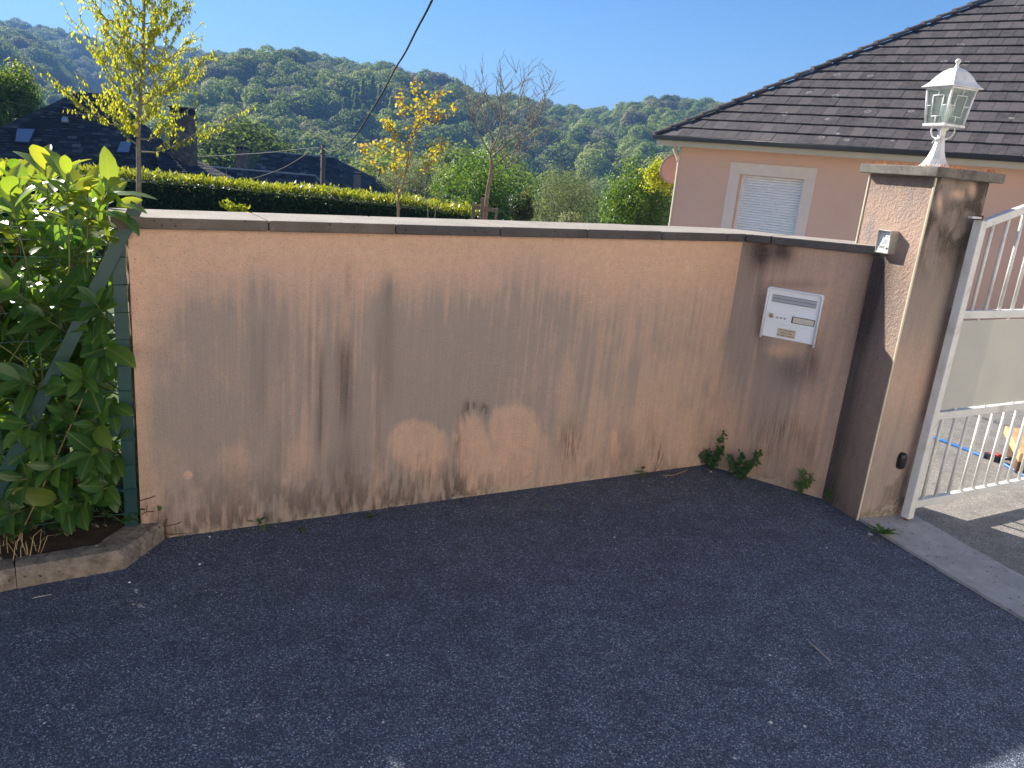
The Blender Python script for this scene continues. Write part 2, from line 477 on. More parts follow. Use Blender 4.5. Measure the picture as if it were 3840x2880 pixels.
# ------------------------------------------------------------------ garden wall
WT = .28                                         # wall thickness
def zb1(s): return 1.292 + .0172*s               # underside of the coping along the long leg
ZB_B = zb1(L1); ZB_K = ZB_B + .022
def zb2(s): return ZB_B + (ZB_K - ZB_B)*s/L2
def disp(P):
    """photo position (2212 px wide) of surface points: used to look up where each stain sits on the surface"""
    q = P - np.array(EYE); w = q @ np.array(FWD)
    return (1920 + FPX*(q @ np.array(RIGHT))/w)/1.736, (1440 - FPX*(q @ np.array(UP))/w)/1.736
def gau(X, Y, cx, cy, rx, ry): return np.exp(-((X - cx)/rx)**2 - ((Y - cy)/ry)**2)
def blob(X, Y, cx, cy, rx, ry, soft=.16): return 1 - sstep(1 - soft, 1 + soft, np.sqrt(((X - cx)/rx)**2 + ((Y - cy)/ry)**2))
def colm(X, Y, x, w, y0, y1, lean=0): return np.exp(-((X - x - lean*(Y - y0))/w)**2)*sstep(y0 - 25, y0 + 35, Y)*(1 - sstep(y1 - 60, y1 + 50, Y))

def panel_mesh(name, p0, w, L, z0, ztop, mat, paint, nx_, nz_, back, extra=None):
    """front face as a fine grid that carries the stain attribute; ends, top and back as plain quads"""
    S, Z = np.meshgrid(np.linspace(0, 1, nx_), np.linspace(0, 1, nz_))
    top = np.array([ztop(s*L) for s in np.linspace(0, 1, nx_)])
    P = np.zeros((nz_, nx_, 3)); P[..., 0] = p0.x + w.x*L*S; P[..., 1] = p0.y + w.y*L*S; P[..., 2] = z0 + (top[None, :] - z0)*Z
    stain = paint(P.reshape(-1, 3), (S*L).ravel(), P[..., 2].ravel())
    idx = np.arange(nx_*nz_).reshape(nz_, nx_)
    Q = np.stack([idx[:-1, :-1], idx[:-1, 1:], idx[1:, 1:], idx[1:, :-1]], -1).reshape(-1, 4)
    V = P.reshape(-1, 3); k = len(V)
    c = [P[0, 0], P[0, -1], P[-1, -1], P[-1, 0]]; b = [np.array(x) + np.array(y) for x, y in zip(c, back)]
    V = np.vstack([V, c, b])
    ex = np.array([[k+4, k+7, k+6, k+5], [k, k+3, k+7, k+4], [k+1, k+5, k+6, k+2], [k+3, k+2, k+6, k+7]])
    Q = np.vstack([Q, ex])
    stain = np.vstack([stain, np.tile([[.3, .1, 0, 0]], (8, 1))])
    me = np_mesh(name, V, Q.ravel(), np.full(len(Q), 4), mat, False, {"stain": stain})
    return me

def paint_long(P, s, z):
    X, Y = disp(P)
    nz = fbm(s*3.1, z*2.3, 4, 21); n2 = fbm(s*9, z*5, 4, 33); run = fbm(s*42, z*1.6, 3, 44); run2 = fbm(s*110, z*2.2, 2, 55)
    wob = (nz - .5)*80
    T = sstep(530, 740, Y + wob*1.3)
    left = sstep(290, 520, X + wob*.7)
    bx = 1290 - (Y - 560)*.33
    right = 1 - sstep(-150, 90, X - bx + wob*.8)
    d = T*left*right*(.50 + 1.3*(nz - .42) + .5*(n2 - .45))
    d = d*(1 - .55*gau(X, Y, 640, 830, 40, 260))*(1 - .55*gau(X, Y, 790, 850, 28, 260))*(1 - .5*gau(X, Y, 985, 560, 120, 60))
    d += .55*gau(X, Y, 560, 770, 32, 130) + .25*gau(X, Y, 430, 830, 70, 160) + .30*colm(X, Y, 845, 24, 600, 930)*(.5 + run)
    d += .28*gau(X, Y, 1060, 720, 170, 150) + .22*gau(X, Y, 1180, 640, 60, 90)
    d += .28*sstep(bx - 60, bx + 60, X)*sstep(545, 690, Y)*(.3 + 1.1*run)
    fine = sstep(.30, .70, run2)*.6 + sstep(.3, .7, run)*.4
    mid_ = gau(X, Y, 730, 860, 190, 330)
    d *= .45 + .35*run + .55*fine
    d += mid_*.30*sstep(.52, .72, run)*sstep(560, 700, Y) - mid_*.25*sstep(.55, .75, fbm(s*70, z*.9, 2, 91))
    d = np.clip(d, 0, 2)
    d += T*(.10 + .22*sstep(.35, .7, n2))*sstep(300, 360, X)
    # the lower part was rinsed clean in rounded patches
    low = sstep(905, 985, Y + wob + (X < 700)*-20)*(1 - .0*X)
    d *= 1 - .28*low
    d += .34*gau(X, Y, 400, 960, 130, 190) + .22*gau(X, Y, 640, 960, 190, 120)*(.5 + run) + .12*sstep(600, 760, Y)
    cl = np.zeros_like(X)
    for b_ in ((918, 972, 62, 54), (1106, 922, 54, 54), (1102, 1006, 46, 60), (1022, 985, 36, 95), (1322, 960, 11, 38), (404, 1024, 9, 10)):
        cl = np.maximum(cl, blob(X + (nz - .5)*60, Y + (nz - .5)*50, *b_, .24))
    d *= 1 - .80*cl
    d *= 1 - .5*gau(X, Y, 1490, 950, 55, 70) - .35*gau(X, Y, 1370, 925, 60, 45)
    d *= 1 - .6*gau(X, Y, 510, 985, 48, 55) - .5*gau(X, Y, 640, 985, 44, 70)
    k = .62*colm(X, Y, 745, 14, 745, 900)*(.25 + 1.1*run2) + .5*colm(X, Y, 692, 9, 740, 980)*(.4 + run2) + .35*colm(X, Y, 751, 6, 565, 650)
    k += .22*colm(X, Y, 746, 20, 700, 1100) + .18*colm(X, Y, 818, 9, 700, 1080) + .14*colm(X, Y, 602, 6, 690, 1050)*run*2 + .26*colm(X, Y, 838, 14, 590, 860) + .2*colm(X, Y, 668, 5, 690, 900) + .18*colm(X, Y, 560, 16, 700, 900)*run2*2
    n3 = fbm(s*46, z*12, 3, 66)
    k += (.9*gau(X, Y, 1016, 880, 12, 15) + .7*gau(X, Y, 1046, 884, 9, 14) + .7*gau(X, Y, 1000, 905, 7, 18) + .5*gau(X, Y, 988, 945, 6, 34))*sstep(.42, .62, n3)
    base_y = 1162 - (X - 357)*.1366
    h = base_y - Y                                     # height above the pavement in photo pixels
    moss = np.exp(-np.clip(h, 0, None)/(30 + 40*n2))*(.25 + 1.0*sstep(.36, .6, .4*n2 + .6*n3))
    k += .38*moss*(1 - .7*sstep(1010, 1120, X))*(1 - .8*gau(X, Y, 1120, 1050, 60, 60)) + .15*moss
    k += .26*sstep(170, 20, h)*sstep(.44, .62, .45*n2 + .55*n3)*(1 - sstep(900, 1080, X))
    k += .22*gau(X, Y, 985, 1052, 36, 40)*sstep(.4, .6, n3) + .22*gau(X, Y, 1345, 975, 26, 48)
    pale = np.exp(-np.clip(h, 0, None)/9)*.9*sstep(.35, .6, n2) + .5*gau(X, Y, 1240, 1055, 160, 16)
    brown = .35*np.exp(-np.clip(h, 0, None)/55)*sstep(.40, .6, n2) + .95*gau(X, Y, 1232, 962, 26, 46) + .4*gau(X, Y, 920, 1030, 55, 40) + .45*gau(X, Y, 1405, 945, 16, 45) + .3*gau(X, Y, 1005, 1000, 30, 50) + .25*gau(X, Y, 1330, 1015, 30, 25)
    d += .20*sstep(0, 60, X - 280)*.5 + .06
    return np.clip(np.stack([d, k, pale, brown], -1), 0, 1)

def paint_short(P, s, z):
    X, Y = disp(P)
    n2 = fbm(s*9 + 9, z*5, 4, 73); run = fbm(s*46, z*1.8, 3, 84); nz = fbm(s*4, z*3, 4, 61)
    d = .50 + .35*(nz - .4)
    d -= .22*gau(X, Y, 1790, 620, 60, 70) + .25*gau(X, Y, 1560, 920, 40, 90)
    d += .55*gau(X, Y, 1610, 640, 46, 130) + .45*gau(X, Y, 1700, 800, 70, 60) + .3*gau(X, Y, 1650, 860, 60, 160)
    d *= .55 + .9*run
    k = 1.0*gau(X, Y, 1572, 540, 17, 30) + 1.1*gau(X, Y, 1642, 545, 26, 38) + .95*gau(X, Y, 1692, 542, 24, 30)
    k += .55*gau(X, Y, 1642, 690, 12, 70) + .50*gau(X, Y, 1715, 800, 44, 36) + .45*gau(X, Y, 1756, 770, 14, 50)
    k += .32*gau(X, Y, 1716, 614, 60, 10)
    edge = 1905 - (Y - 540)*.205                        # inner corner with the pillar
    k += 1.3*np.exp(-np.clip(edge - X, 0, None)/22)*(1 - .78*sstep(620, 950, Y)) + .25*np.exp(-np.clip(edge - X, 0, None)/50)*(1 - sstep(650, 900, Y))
    base_y = 1003 + (X - 1521)*.22
    h = base_y - Y
    k += .5*np.exp(-np.clip(h, 0, None)/(18 + 30*n2))*sstep(.3, .6, n2)
    k += .35*gau(X, Y, 1745, 970, 20, 40)*run*1.5
    brown = .7*gau(X, Y, 1680, 930, 60, 40) + .4*gau(X, Y, 1660, 985, 60, 25)
    pale = .8*np.exp(-np.clip(h, 0, None)/14)*sstep(.4, .6, n2)
    d *= 1 - .8*gau(X, Y, 1690, 757, 40, 16)
    return np.clip(np.stack([d, k, pale, brown], -1), 0, 1)

wall = empty("garden_wall", (A.x, A.y, 0), "stained salmon rendered garden wall with concrete coping, bent before the gate pillar", "wall")
BIS = (NF + NF2).normalized(); mit = WT/BIS.dot(NF)
bA, bB, bK = -NF*WT, -BIS*mit, -NF2*WT
me = panel_mesh("wall_panel", A, W1, L1, -.1, zb1, M_RENDER, paint_long, 760, 330, [bA, bB, bB, bA])
o = link("wall_panel", me, wall, (-A.x, -A.y, 0)); o["label"] = "long wall face with grey run-off streaks and rinsed pale patches"
L2x = L2 + .10
me = panel_mesh("wall_panel", B, W2, L2x, -.1, zb2, M_RENDER, paint_short, 190, 330, [bB, bK, bK, bB])
o = link("wall_panel", me, wall, (-A.x, -A.y, 0)); o["label"] = "short wall face that holds the letterbox"
# coping stones: joints measured along the front edge
OVF, OVB, CT = .035, .345, .044
jx = [1009, 1485, 1879, 2205, 2485, 2730]
js = [-.055]
for x in jx:
    y = 812.3 + (x - 526.6)*(879 - 812.3)/(2640 - 526.6)
    js.append((on_plane(x, y, A + NF*OVF, NF) - A).dot(W1))
def cop_pt(leg, s, off):
    return (A + W1*s + NF*off) if leg == 1 else (B + W2*s + NF2*off)
def mitre(off):
    return B + BIS*(off/BIS.dot(NF))
def sunlit_top():
    """the sunlit upper face of a stone is painted paler than its lichened, shaded edges"""
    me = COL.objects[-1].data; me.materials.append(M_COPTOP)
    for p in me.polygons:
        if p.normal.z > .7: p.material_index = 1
def coping(fr, bk, zbots, gap_a, gap_b):
    """fr, bk: front and back edge points (start, end)"""
    mb = MB(); h = CT + (random.random() - .5)*.002
    d = (fr[1] - fr[0]).normalized(); q = [fr[0] + d*gap_a, fr[1] - d*gap_b]
    e = (bk[1] - bk[0]).normalized(); r = [bk[0] + e*gap_a, bk[1] - e*gap_b]
    z = Vector((0, 0, 1))
    lo = [q[0] + z*zbots[0], q[1] + z*zbots[1], r[1] + z*zbots[1], r[0] + z*zbots[0]]
    hi = [q[0] + z*(zbots[0] + h), q[1] + z*(zbots[1] + h), r[1] + z*(zbots[1] + h - .004), r[0] + z*(zbots[0] + h - .004)]
    mb.loft([lo, hi]); return mb
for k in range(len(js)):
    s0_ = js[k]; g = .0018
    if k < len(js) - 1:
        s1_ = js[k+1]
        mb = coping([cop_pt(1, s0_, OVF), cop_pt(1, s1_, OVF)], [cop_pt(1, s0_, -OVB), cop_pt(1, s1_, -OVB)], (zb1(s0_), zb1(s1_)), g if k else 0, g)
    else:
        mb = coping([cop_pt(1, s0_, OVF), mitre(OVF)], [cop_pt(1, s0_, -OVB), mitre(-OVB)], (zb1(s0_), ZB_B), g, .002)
    mb.build("coping_stone", M_COPING if k in (0, 1) else M_COPING_B, wall, bevel=.006); sunlit_top()
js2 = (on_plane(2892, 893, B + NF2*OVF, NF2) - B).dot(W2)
coping([mitre(OVF), cop_pt(2, js2, OVF)], [mitre(-OVB), cop_pt(2, js2, -OVB)], (ZB_B, zb2(js2)), .002, .003).build("coping_stone", M_COPING_B, wall, bevel=.006); sunlit_top()
coping([cop_pt(2, js2, OVF), cop_pt(2, L2 + .02, OVF)], [cop_pt(2, js2, -OVB), cop_pt(2, L2 + .02, -OVB)], (zb2(js2), ZB_K), .003, 0).build("coping_stone", M_COPING_B, wall, bevel=.006); sunlit_top()
# dark mortar bed under the stones
mb = MB()
for a_, b_ in (((A, zb1(0)), (B, ZB_B)), ((B, ZB_B), (K, ZB_K))):
    pass
M_MORTAR = plain("mortar", (.07, .062, .055), .95, .2)
mb.loft([[A + Vector((0, 0, zb1(0) - .001)) - NF*.01, A + Vector((0, 0, zb1(0) - .001)) - NF*.3, A + Vector((0, 0, zb1(0) + .032)) - NF*.3, A + Vector((0, 0, zb1(0) + .032)) - NF*.01],
         [mitre(-.01) + Vector((0, 0, ZB_B - .001)), mitre(-.3) + Vector((0, 0, ZB_B - .001)), mitre(-.3) + Vector((0, 0, ZB_B + .032)), mitre(-.01) + Vector((0, 0, ZB_B + .032))]])
mb.build("mortar_bed", M_MORTAR, wall)

# ------------------------------------------------------------------ gate pillar
ZC = 1.7615; PU, PW = .415, .335                # height, lit-face width, gate-face width
def paint_lit(P, s, z):
    X, Y = disp(P)
    n2 = fbm(s*14, z*8, 4, 93); run = fbm(s*50, z*1.8, 3, 94)
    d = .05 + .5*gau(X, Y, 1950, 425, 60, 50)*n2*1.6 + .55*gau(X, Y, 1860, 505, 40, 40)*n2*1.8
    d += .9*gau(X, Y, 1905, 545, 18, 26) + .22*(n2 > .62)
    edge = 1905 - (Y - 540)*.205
    k = 1.4*np.exp(-np.clip(X - edge, 0, None)/34)*sstep(530, 575, Y)*(1 - .45*sstep(640, 800, Y))  # darker along the inner corner with the wall
    k += .9*np.exp(-np.clip(1.75 - z, 0, None)/.05)*.6  # dark band just under the cap: its cast shadow painted in
    d += .75*sstep(560, 640, Y)*run*1.5*np.exp(-np.clip(X - edge, 0, None)/60)
    k += .25*sstep(1090, 1010, Y)*0
    k += .5*np.exp(-z/.10)*n2
    return np.clip(np.stack([d, k, .2*np.exp(-z/.04), .0*d], -1), 0, 1)
def paint_gate(P, s, z):
    X, Y = disp(P)
    n2 = fbm(s*12, z*7, 4, 103); run = fbm(s*40, z*1.6, 3, 104)
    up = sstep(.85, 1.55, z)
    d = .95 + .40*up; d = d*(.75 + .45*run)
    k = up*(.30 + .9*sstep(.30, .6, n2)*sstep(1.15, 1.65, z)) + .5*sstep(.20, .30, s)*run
    cl = np.maximum(gau(X, Y, 2100, 410, 14, 26), np.maximum(gau(X, Y, 2068, 420, 20, 14), gau(X, Y, 2030, 440, 8, 30)))
    d *= 1 - .8*cl; k *= 1 - .9*cl
    d *= 1 - .35*gau(z, z*0, .75, 0, .22, 1)
    k += .55*sstep(.42, .05, z)*sstep(.42, .62, n2)
    brown = .45*sstep(.45, .05, z)*n2
    pale = .9*sstep(.2, .02, z)*sstep(.5, .65, n2)
    return np.clip(np.stack([d, k, pale, brown], -1), 0, 1)
pil = empty("gate_pillar", (E.x, E.y, 0), "square rendered gate pillar with weathered concrete cap and cream corner beads", "pillar")
def grid_face(p0, u, L, z0, z1, paint, nx_, nz_):
    S, Z = np.meshgrid(np.linspace(0, L, nx_), np.linspace(z0, z1, nz_))
    P = np.stack([p0.x + u.x*S, p0.y + u.y*S, Z], -1).reshape(-1, 3)
    i = np.arange(nx_*nz_).reshape(nz_, nx_)
    return P, np.stack([i[:-1, :-1], i[:-1, 1:], i[1:, 1:], i[1:, :-1]], -1).reshape(-1, 4), paint(P, S.ravel(), Z.ravel())
c1 = E - PD*PU
V1, Q1, S1 = grid_face(c1, PD, PU, -.1, ZC, paint_lit, 110, 400)
me = np_mesh("lit_face", V1, Q1.ravel(), np.full(len(Q1), 4), M_RENDER2, False, {"stain": S1})
o = link("rendered_face", me, pil, (-E.x, -E.y, 0)); o["label"] = "coarse rendered face towards the letterbox"
V2, Q2, S2 = grid_face(E, PR, PW, -.1, ZC, paint_gate, 100, 400)
c2 = E + PR*PW; c3 = c2 - PD*PU
k = len(V2)
V2 = np.vstack([V2, [[c2.x, c2.y, -.1], [c3.x, c3.y, -.1], [c1.x, c1.y, -.1], [c2.x, c2.y, ZC], [c3.x, c3.y, ZC], [c1.x, c1.y, ZC]]])
Q2 = np.vstack([Q2, [[k, k+1, k+4, k+3], [k+1, k+2, k+5, k+4]]])
S2 = np.vstack([S2, np.tile([[.4, .1, 0, 0]], (6, 1))])
me = np_mesh("gate_face", V2, Q2.ravel(), np.full(len(Q2), 4), M_RENDER, False, {"stain": S2})
o = link("shaft", me, pil, (-E.x, -E.y, 0))
M_BEAD = plain("cream_bead", (.66, .60, .44), .45, .08, dirt=(.3, .25, .18))
for c in (E, c1):
    MB().box(c + PN*.001 + PD*(.001 if c is E else -.001) + Vector((0, 0, ZC/2)), PN*.0045, PD*.0045, (0, 0, ZC/2 - .002)).build("corner_bead", M_BEAD, pil, bevel=.002)
mb = MB(); o_ = .05
q = [E + PN*o_ + PD*o_, E + PR*(PW + .035) + PD*o_, E + PR*(PW + .035) - PD*(PU + .03), E + PN*o_ - PD*(PU + .03)]
mb.loft([[p + Vector((0, 0, ZC)) for p in q], [p + Vector((0, 0, ZC + .045)) for p in q]])
cap = mb.build("cap", M_CAP, pil, bevel=.005)
# small mortar lump at the coping's end
lump = MB(); p = K + PD*.02 + PN*.012
lump.box(p + Vector((0, 0, ZB_K + .012)), PD*.014, PN*.012, (0, 0, .022))
lump.build("mortar_lump", M_MORTAR, pil, bevel=.008)
# ------------------------------------------------------------------ white metal gate, one open leaf
Z = Vector((0, 0, 1))
t = NT("white_gate_paint"); v = t.coord()
c = t.ramp(t.noise(v, 9, 5), [(.3, (.66, .67, .66)), (.7, (.74, .74, .71))])
c = t.mix(t.math('MULTIPLY', t.ramp(t.noise(v, 8, 7, .68), [(.5, 0.0), (.7, 1.0)]), .55), c, (.40, .36, .29))
c = t.mix(t.ramp(t.noise(v, 23, 6, .72), [(.66, 0.0), (.72, .9)]), c, (.30, .13, .045))
t.base(c); t.rough(t.ramp(t.noise(v, 15, 4), [(.3, .35), (.7, .6)])); t.bump(t.noise(v, 120, 4), .2, .003)
M_WHITE = t.m
M_RUST = plain("rusty_iron", (.20, .075, .03), .9, .4, 40, .5, 120)
t = NT("white_gate_panel"); v = t.coord()
t.base(t.ramp(t.noise(v, 4, 5), [(.3, (.56, .57, .54)), (.7, (.64, .64, .60))])); t.rough(.5)
tr = t.new("ShaderNodeBsdfTranslucent"); tr.inputs[0].default_value = (.62, .60, .52, 1)
mx = t.new("ShaderNodeMixShader"); mx.inputs[0].default_value = .22
t.lk(t.p.outputs[0], mx.inputs[1]); t.lk(tr.outputs[0], mx.inputs[2]); t.lk(mx.outputs[0], t.out.inputs[0])
M_PANEL = t.m
gaz = radians(60.5)
GD = Vector((sin(gaz), cos(gaz), 0)); GN = Vector((GD.y, -GD.x, 0))
G0 = at_z(3404, 1951, .025); G0.z = 0
gate = empty("gate_leaf", (G0.x, G0.y, 0), "white metal gate leaf with round bars and sheet panel, hung on the pillar", "gate")
def gpt(x, y):
    p = on_plane(x, y, G0, GN); return (p - G0).dot(GD), p.z
PWD = .046
MB().box(G0 + GD*PWD/2 - GN*PWD/2 + Z*(.028 + 1.557/2), GD*PWD/2, GN*PWD/2, Z*(1.557/2)).build("stile", M_WHITE, gate, bevel=.004)
MB().tube([G0 + GD*.022 - GN*.022 + Z*.0, G0 + GD*.022 - GN*.022 + Z*.05], .011, 12).build("pivot_pin", M_RUST, gate, True)
GL = 1.55
def rail(z0, z1, name="rail"):
    return MB().box(G0 + GD*(PWD + (GL - PWD)/2) - GN*.023 + Z*((z0 + z1)/2), GD*((GL - PWD)/2), GN*.0175, Z*((z1 - z0)/2)).build(name, M_WHITE, gate, bevel=.003)
zb_ = (gpt(3433, 1913)[1] + gpt(3840, 1822)[1])/2
rail(zb_, zb_ + .042)
zl = (gpt(3516, 1584)[1] + gpt(3831, 1533)[1])/2
rail(zl, zl + .040)
zu = (gpt(3615.7, 1196.7)[1] + gpt(3840, 1192)[1])/2
rail(zu, zu + .040)
# swept top rail
sL, zL = gpt(3702.5, 857); sR, zR = gpt(3840, 806)
slope = (zR - zL)/(sR - sL)
def ztop(s): return zL + slope*(s - sL) - .30*max(0, s - .35)**2*slope
mb = MB(); ring = []
for k in range(25):
    s = PWD + (GL - PWD)*k/24; z = ztop(s)
    p = G0 + GD*s - GN*.023
    ring.append([p - GN*.0175 + Z*z, p + GN*.0175 + Z*z, p + GN*.0175 + Z*(z + .040), p - GN*.0175 + Z*(z + .040)])
mb.loft(ring).build("top_rail", M_WHITE, gate, bevel=.003)
far_st = G0 + GD*(GL + PWD/2)
MB().box(far_st - GN*.023 + Z*.95, GD*PWD/2, GN*PWD/2, Z*.92).build("stile", M_WHITE, gate, bevel=.004)
sb = [gpt(x, y)[0] for x, y in ((3473.8, 1872), (3522, 1857), (3571.8, 1848), (3621.5, 1837), (3668, 1824), (3710, 1812), (3754, 1803), (3799, 1791))]
sp = (sb[-1] - sb[0])/7
k = 0
while sb[0] + sp*k < GL - .03:
    s = sb[0] + sp*k; p = G0 + GD*s - GN*.023
    MB().tube([p + Z*(zb_ + .04), p + Z*(zl + .002)], .0092, 14).build("bar", M_WHITE, gate, True); k += 1
su = [gpt(x, y)[0] for x, y in ((3660.6, 1164), (3714, 1163), (3763, 1160), (3812.5, 1160))]
spu = (su[-1] - su[0])/3
k = 0
while su[0] + spu*k < GL - .03:
    s = su[0] + spu*k; p = G0 + GD*s - GN*.023
    MB().tube([p + Z*(zu + .038), p + Z*(ztop(s) + .003)], .0092, 14).build("bar", M_WHITE, gate, True); k += 1
pz0, pz1 = zl + .052, zu - .012
MB().box(G0 + GD*(PWD + .012 + (GL - PWD - .024)/2) - GN*.022 + Z*((pz0 + pz1)/2), GD*((GL - PWD - .024)/2), GN*.002, Z*((pz1 - pz0)/2)).build("sheet_panel", M_PANEL, gate)
for k in range(6):
    s = PWD + .16 + k*.26
    MB().box(G0 + GD*s - GN*.022 + Z*(pz0 - .006), GD*.005, GN*.004, Z*.008).build("panel_clip", M_WHITE, gate)
    MB().box(G0 + GD*s - GN*.022 + Z*(pz1 + .006), GD*.005, GN*.004, Z*.008).build("panel_clip", M_WHITE, gate)
hz = 1.596
hp = G0 - GD*.055 - GN*.03
MB().box(G0 - GD*.012 - GN*.03 + Z*hz, GD*.045, GN*.012, Z*.005).build("hinge", M_WHITE, gate, bevel=.002)
MB().tube([G0 + GD*.022 - GN*.022 + Z*1.58, G0 + GD*.022 - GN*.022 + Z*1.608], .008, 10).build("hinge_pin", M_RUST, gate, True)

# ------------------------------------------------------------------ letterbox set into the short wall
M_BOXW = plain("letterbox_white", (.80, .87, .96), .35, .03, 5)
M_BOXG = plain("letterbox_flap", (.42, .45, .52), .35, .05, 20, metal=.3)
M_BRASS = plain("lock_brass", (.55, .40, .25), .35, .1, 60, metal=.6)
M_BLACK = plain("black_plastic", (.012, .012, .014), .35, .2)
M_PAPER = plain("paper_label", (.62, .60, .50), .7, .05)
M_STICK = plain("beige_sticker", (.55, .50, .36), .6, .05)
M_INK = plain("ink", (.10, .09, .09), .7, .1)
M_LBLUE = plain("faded_print", (.45, .48, .62), .6, .1)
def bpt(x, y):
    p = on_plane(x, y, B, NF2); return (p - B).dot(W2), p.z
cs = [bpt(2884, 1075), bpt(3095, 1103), bpt(3057, 1290), bpt(2850, 1265)]
s0b = (cs[0][0] + cs[3][0])/2; s1b = (cs[1][0] + cs[2][0])/2
z1b = (cs[0][1] + cs[1][1])/2; z0b = (cs[2][1] + cs[3][1])/2
bw, bh = s1b - s0b, z1b - z0b
BO = B + W2*s0b
def bp(u, v, o=0.0): return BO + W2*(bw*u) + Z*(z1b - bh*v) + NF2*o
lb = empty("letterbox", tuple(bp(.5, 1)), "white letterbox with grey flap, set into the short wall beside the pillar", "letterbox")
def bbox(u0, u1, v0, v1, o0, o1, name, mat, parent=lb, bev=.0015):
    return MB().box(bp((u0+u1)/2, (v0+v1)/2, (o0+o1)/2), W2*(bw*(u1-u0)/2), Z*(bh*(v1-v0)/2), NF2*((o1-o0)/2)).build(name, mat, parent, bevel=bev)
# rounded rim on three sides
pts = []
for a in range(0, 91, 15): pts.append((.05 - .05*cos(radians(a)), .05 - .05*sin(radians(a))))
rim = [(0, 1.025)] + pts + [(1 - x, y) for x, y in reversed(pts)] + [(1, 1.025)]
inner = [(min(.97, max(.03, .5 + (u - .5)*.94)), .03 + v*.97 if v < 1 else v) for u, v in rim]
mb = MB()
rings = [[bp(a[0], a[1], .0), bp(a[0], a[1], .022), bp(b_[0], b_[1], .022), bp(b_[0], b_[1], .0)] for a, b_ in zip(rim, inner)]
mb.loft(rings).build("frame", M_BOXW, lb, True)
door = bbox(.032, .968, .032, .985, -.002, .009, "door", M_BOXW, bev=.003)
bbox(.10, .90, .145, .275, .009, .0115, "slot_flap", M_BOXG)
for v_ in (.145, .21, .275): bbox(.10, .90, v_ - .004, v_ + .004, .0118, .0135, "slot_edge", M_BLACK if v_ != .21 else M_INK)
bbox(.075, .95, .47, .70, .009, .0125, "handle_band", M_BOXW, bev=.003)
lk = MB().tube([bp(.15, .555, .012), bp(.15, .555, .019)], .0135, 20).build("lock", M_BRASS, lb, True, bevel=.001)
MB().box(bp(.15, .548, .0195), W2*.0012, Z*.0045, NF2*.001).build("keyhole", M_BLACK, lk)
for k in range(3): MB().tube([bp(.26 + .07*k, .575, .012), bp(.26 + .07*k, .575, .0150)], .006, 12).build("emblem_dot", M_BOXG, lb, True)
bbox(.52, .93, .505, .635, .0125, .0142, "nameplate_holder", M_BLACK)
npl = bbox(.545, .915, .518, .622, .0142, .0150, "nameplate", M_PAPER)
for r_, (ua, ub, n_) in enumerate(((.66, .80, 1), (.575, .885, 4))):
    w_ = (ub - ua)/n_
    for j in range(n_): MB().box(bp(ua + w_*(j + .45), .548 + .042*r_, .0152), W2*(bw*w_*.38), Z*.0018, NF2*.0002).build("printed_word", M_LBLUE, npl)
stk = bbox(.30, .635, .775, .94, .009, .0098, "name_sticker", M_STICK)
for r_, words in enumerate(((.10, .06, .18, .28), (.22, .04, .22), (.12, .2, .1, .34))):
    tot = sum(words) + .05*(len(words) - 1); u = .5 - tot/2
    for w_ in words:
        MB().box(bp(.30 + .335*(u + w_/2), .808 + .05*r_, .0100), W2*(bw*.335*w_/2), Z*.0017, NF2*.0002).build("printed_word", M_INK, stk); u += w_ + .05

# ------------------------------------------------------------------ intercom on the lit face
def ip(x, y, o):
    p = on_plane(x, y, E + PN*o, PN); return (p - E).dot(PD), p.z
tl, tr_, br_, bl = ip(3289, 859, .055), ip(3338.6, 865, .055), ip(3331, 953, .042), ip(3280, 945, .042)
iu0 = (tl[0] + bl[0])/2; iu1 = (tr_[0] + br_[0])/2; iz1 = (tl[1] + tr_[1])/2; iz0 = (bl[1] + br_[1])/2
M_ALU = plain("intercom_housing", (.36, .34, .30), .45, .12, 30, dirt=(.2, .18, .15))
M_FACE = plain("intercom_plate", (.66, .70, .74), .5, .05, 10)
ic = empty("intercom", tuple(E + PD*((iu0 + iu1)/2) + PN*.02 + Z*iz0), "small grey intercom with rain hood fixed to the lit pillar face", "intercom")
def ipos(u, z, o): return E + PD*u + PN*o + Z*z
DT, DB, TW = .050, .042, .005
for name, u0, u1 in (("side_wall", iu0, iu0 + TW), ("side_wall", iu1 - TW, iu1)):
    mb = MB(); poly = [ipos(u0, iz0, .0), ipos(u0, iz0, DB), ipos(u0, iz1, DT), ipos(u0, iz1, 0)]
    mb.prism(poly, PD*(u1 - u0)).build(name, M_ALU, ic, bevel=.001)
mb = MB(); mb.prism([ipos(iu0 + TW, iz1 - TW, 0), ipos(iu0 + TW, iz1 - TW, DT), ipos(iu0 + TW, iz1, DT), ipos(iu0 + TW, iz1, 0)], PD*(iu1 - iu0 - 2*TW)).build("rain_hood", M_ALU, ic, bevel=.001)
mb = MB(); mb.prism([ipos(iu0 + TW, iz0, 0), ipos(iu0 + TW, iz0, DB), ipos(iu0 + TW, iz0 + TW, DB), ipos(iu0 + TW, iz0 + TW, 0)], PD*(iu1 - iu0 - 2*TW)).build("base_plate", M_ALU, ic)
iw, ih = iu1 - iu0 - 2*TW, iz1 - iz0 - 2*TW
FA, FB = .030, .040                              # plate depth at top and bottom
def fpt(u, v, o=0): 
    return ipos(iu0 + TW + iw*u, iz1 - TW - ih*v, FA + (FB - FA)*v + o)
def fbox(u0, u1, v0, v1, o0, o1, name, mat, par):
    return MB().loft([[fpt(u0, v0, o0), fpt(u1, v0, o0), fpt(u1, v1, o0), fpt(u0, v1, o0)], [fpt(u0, v0, o1), fpt(u1, v0, o1), fpt(u1, v1, o1), fpt(u0, v1, o1)]]).build(name, mat, par)
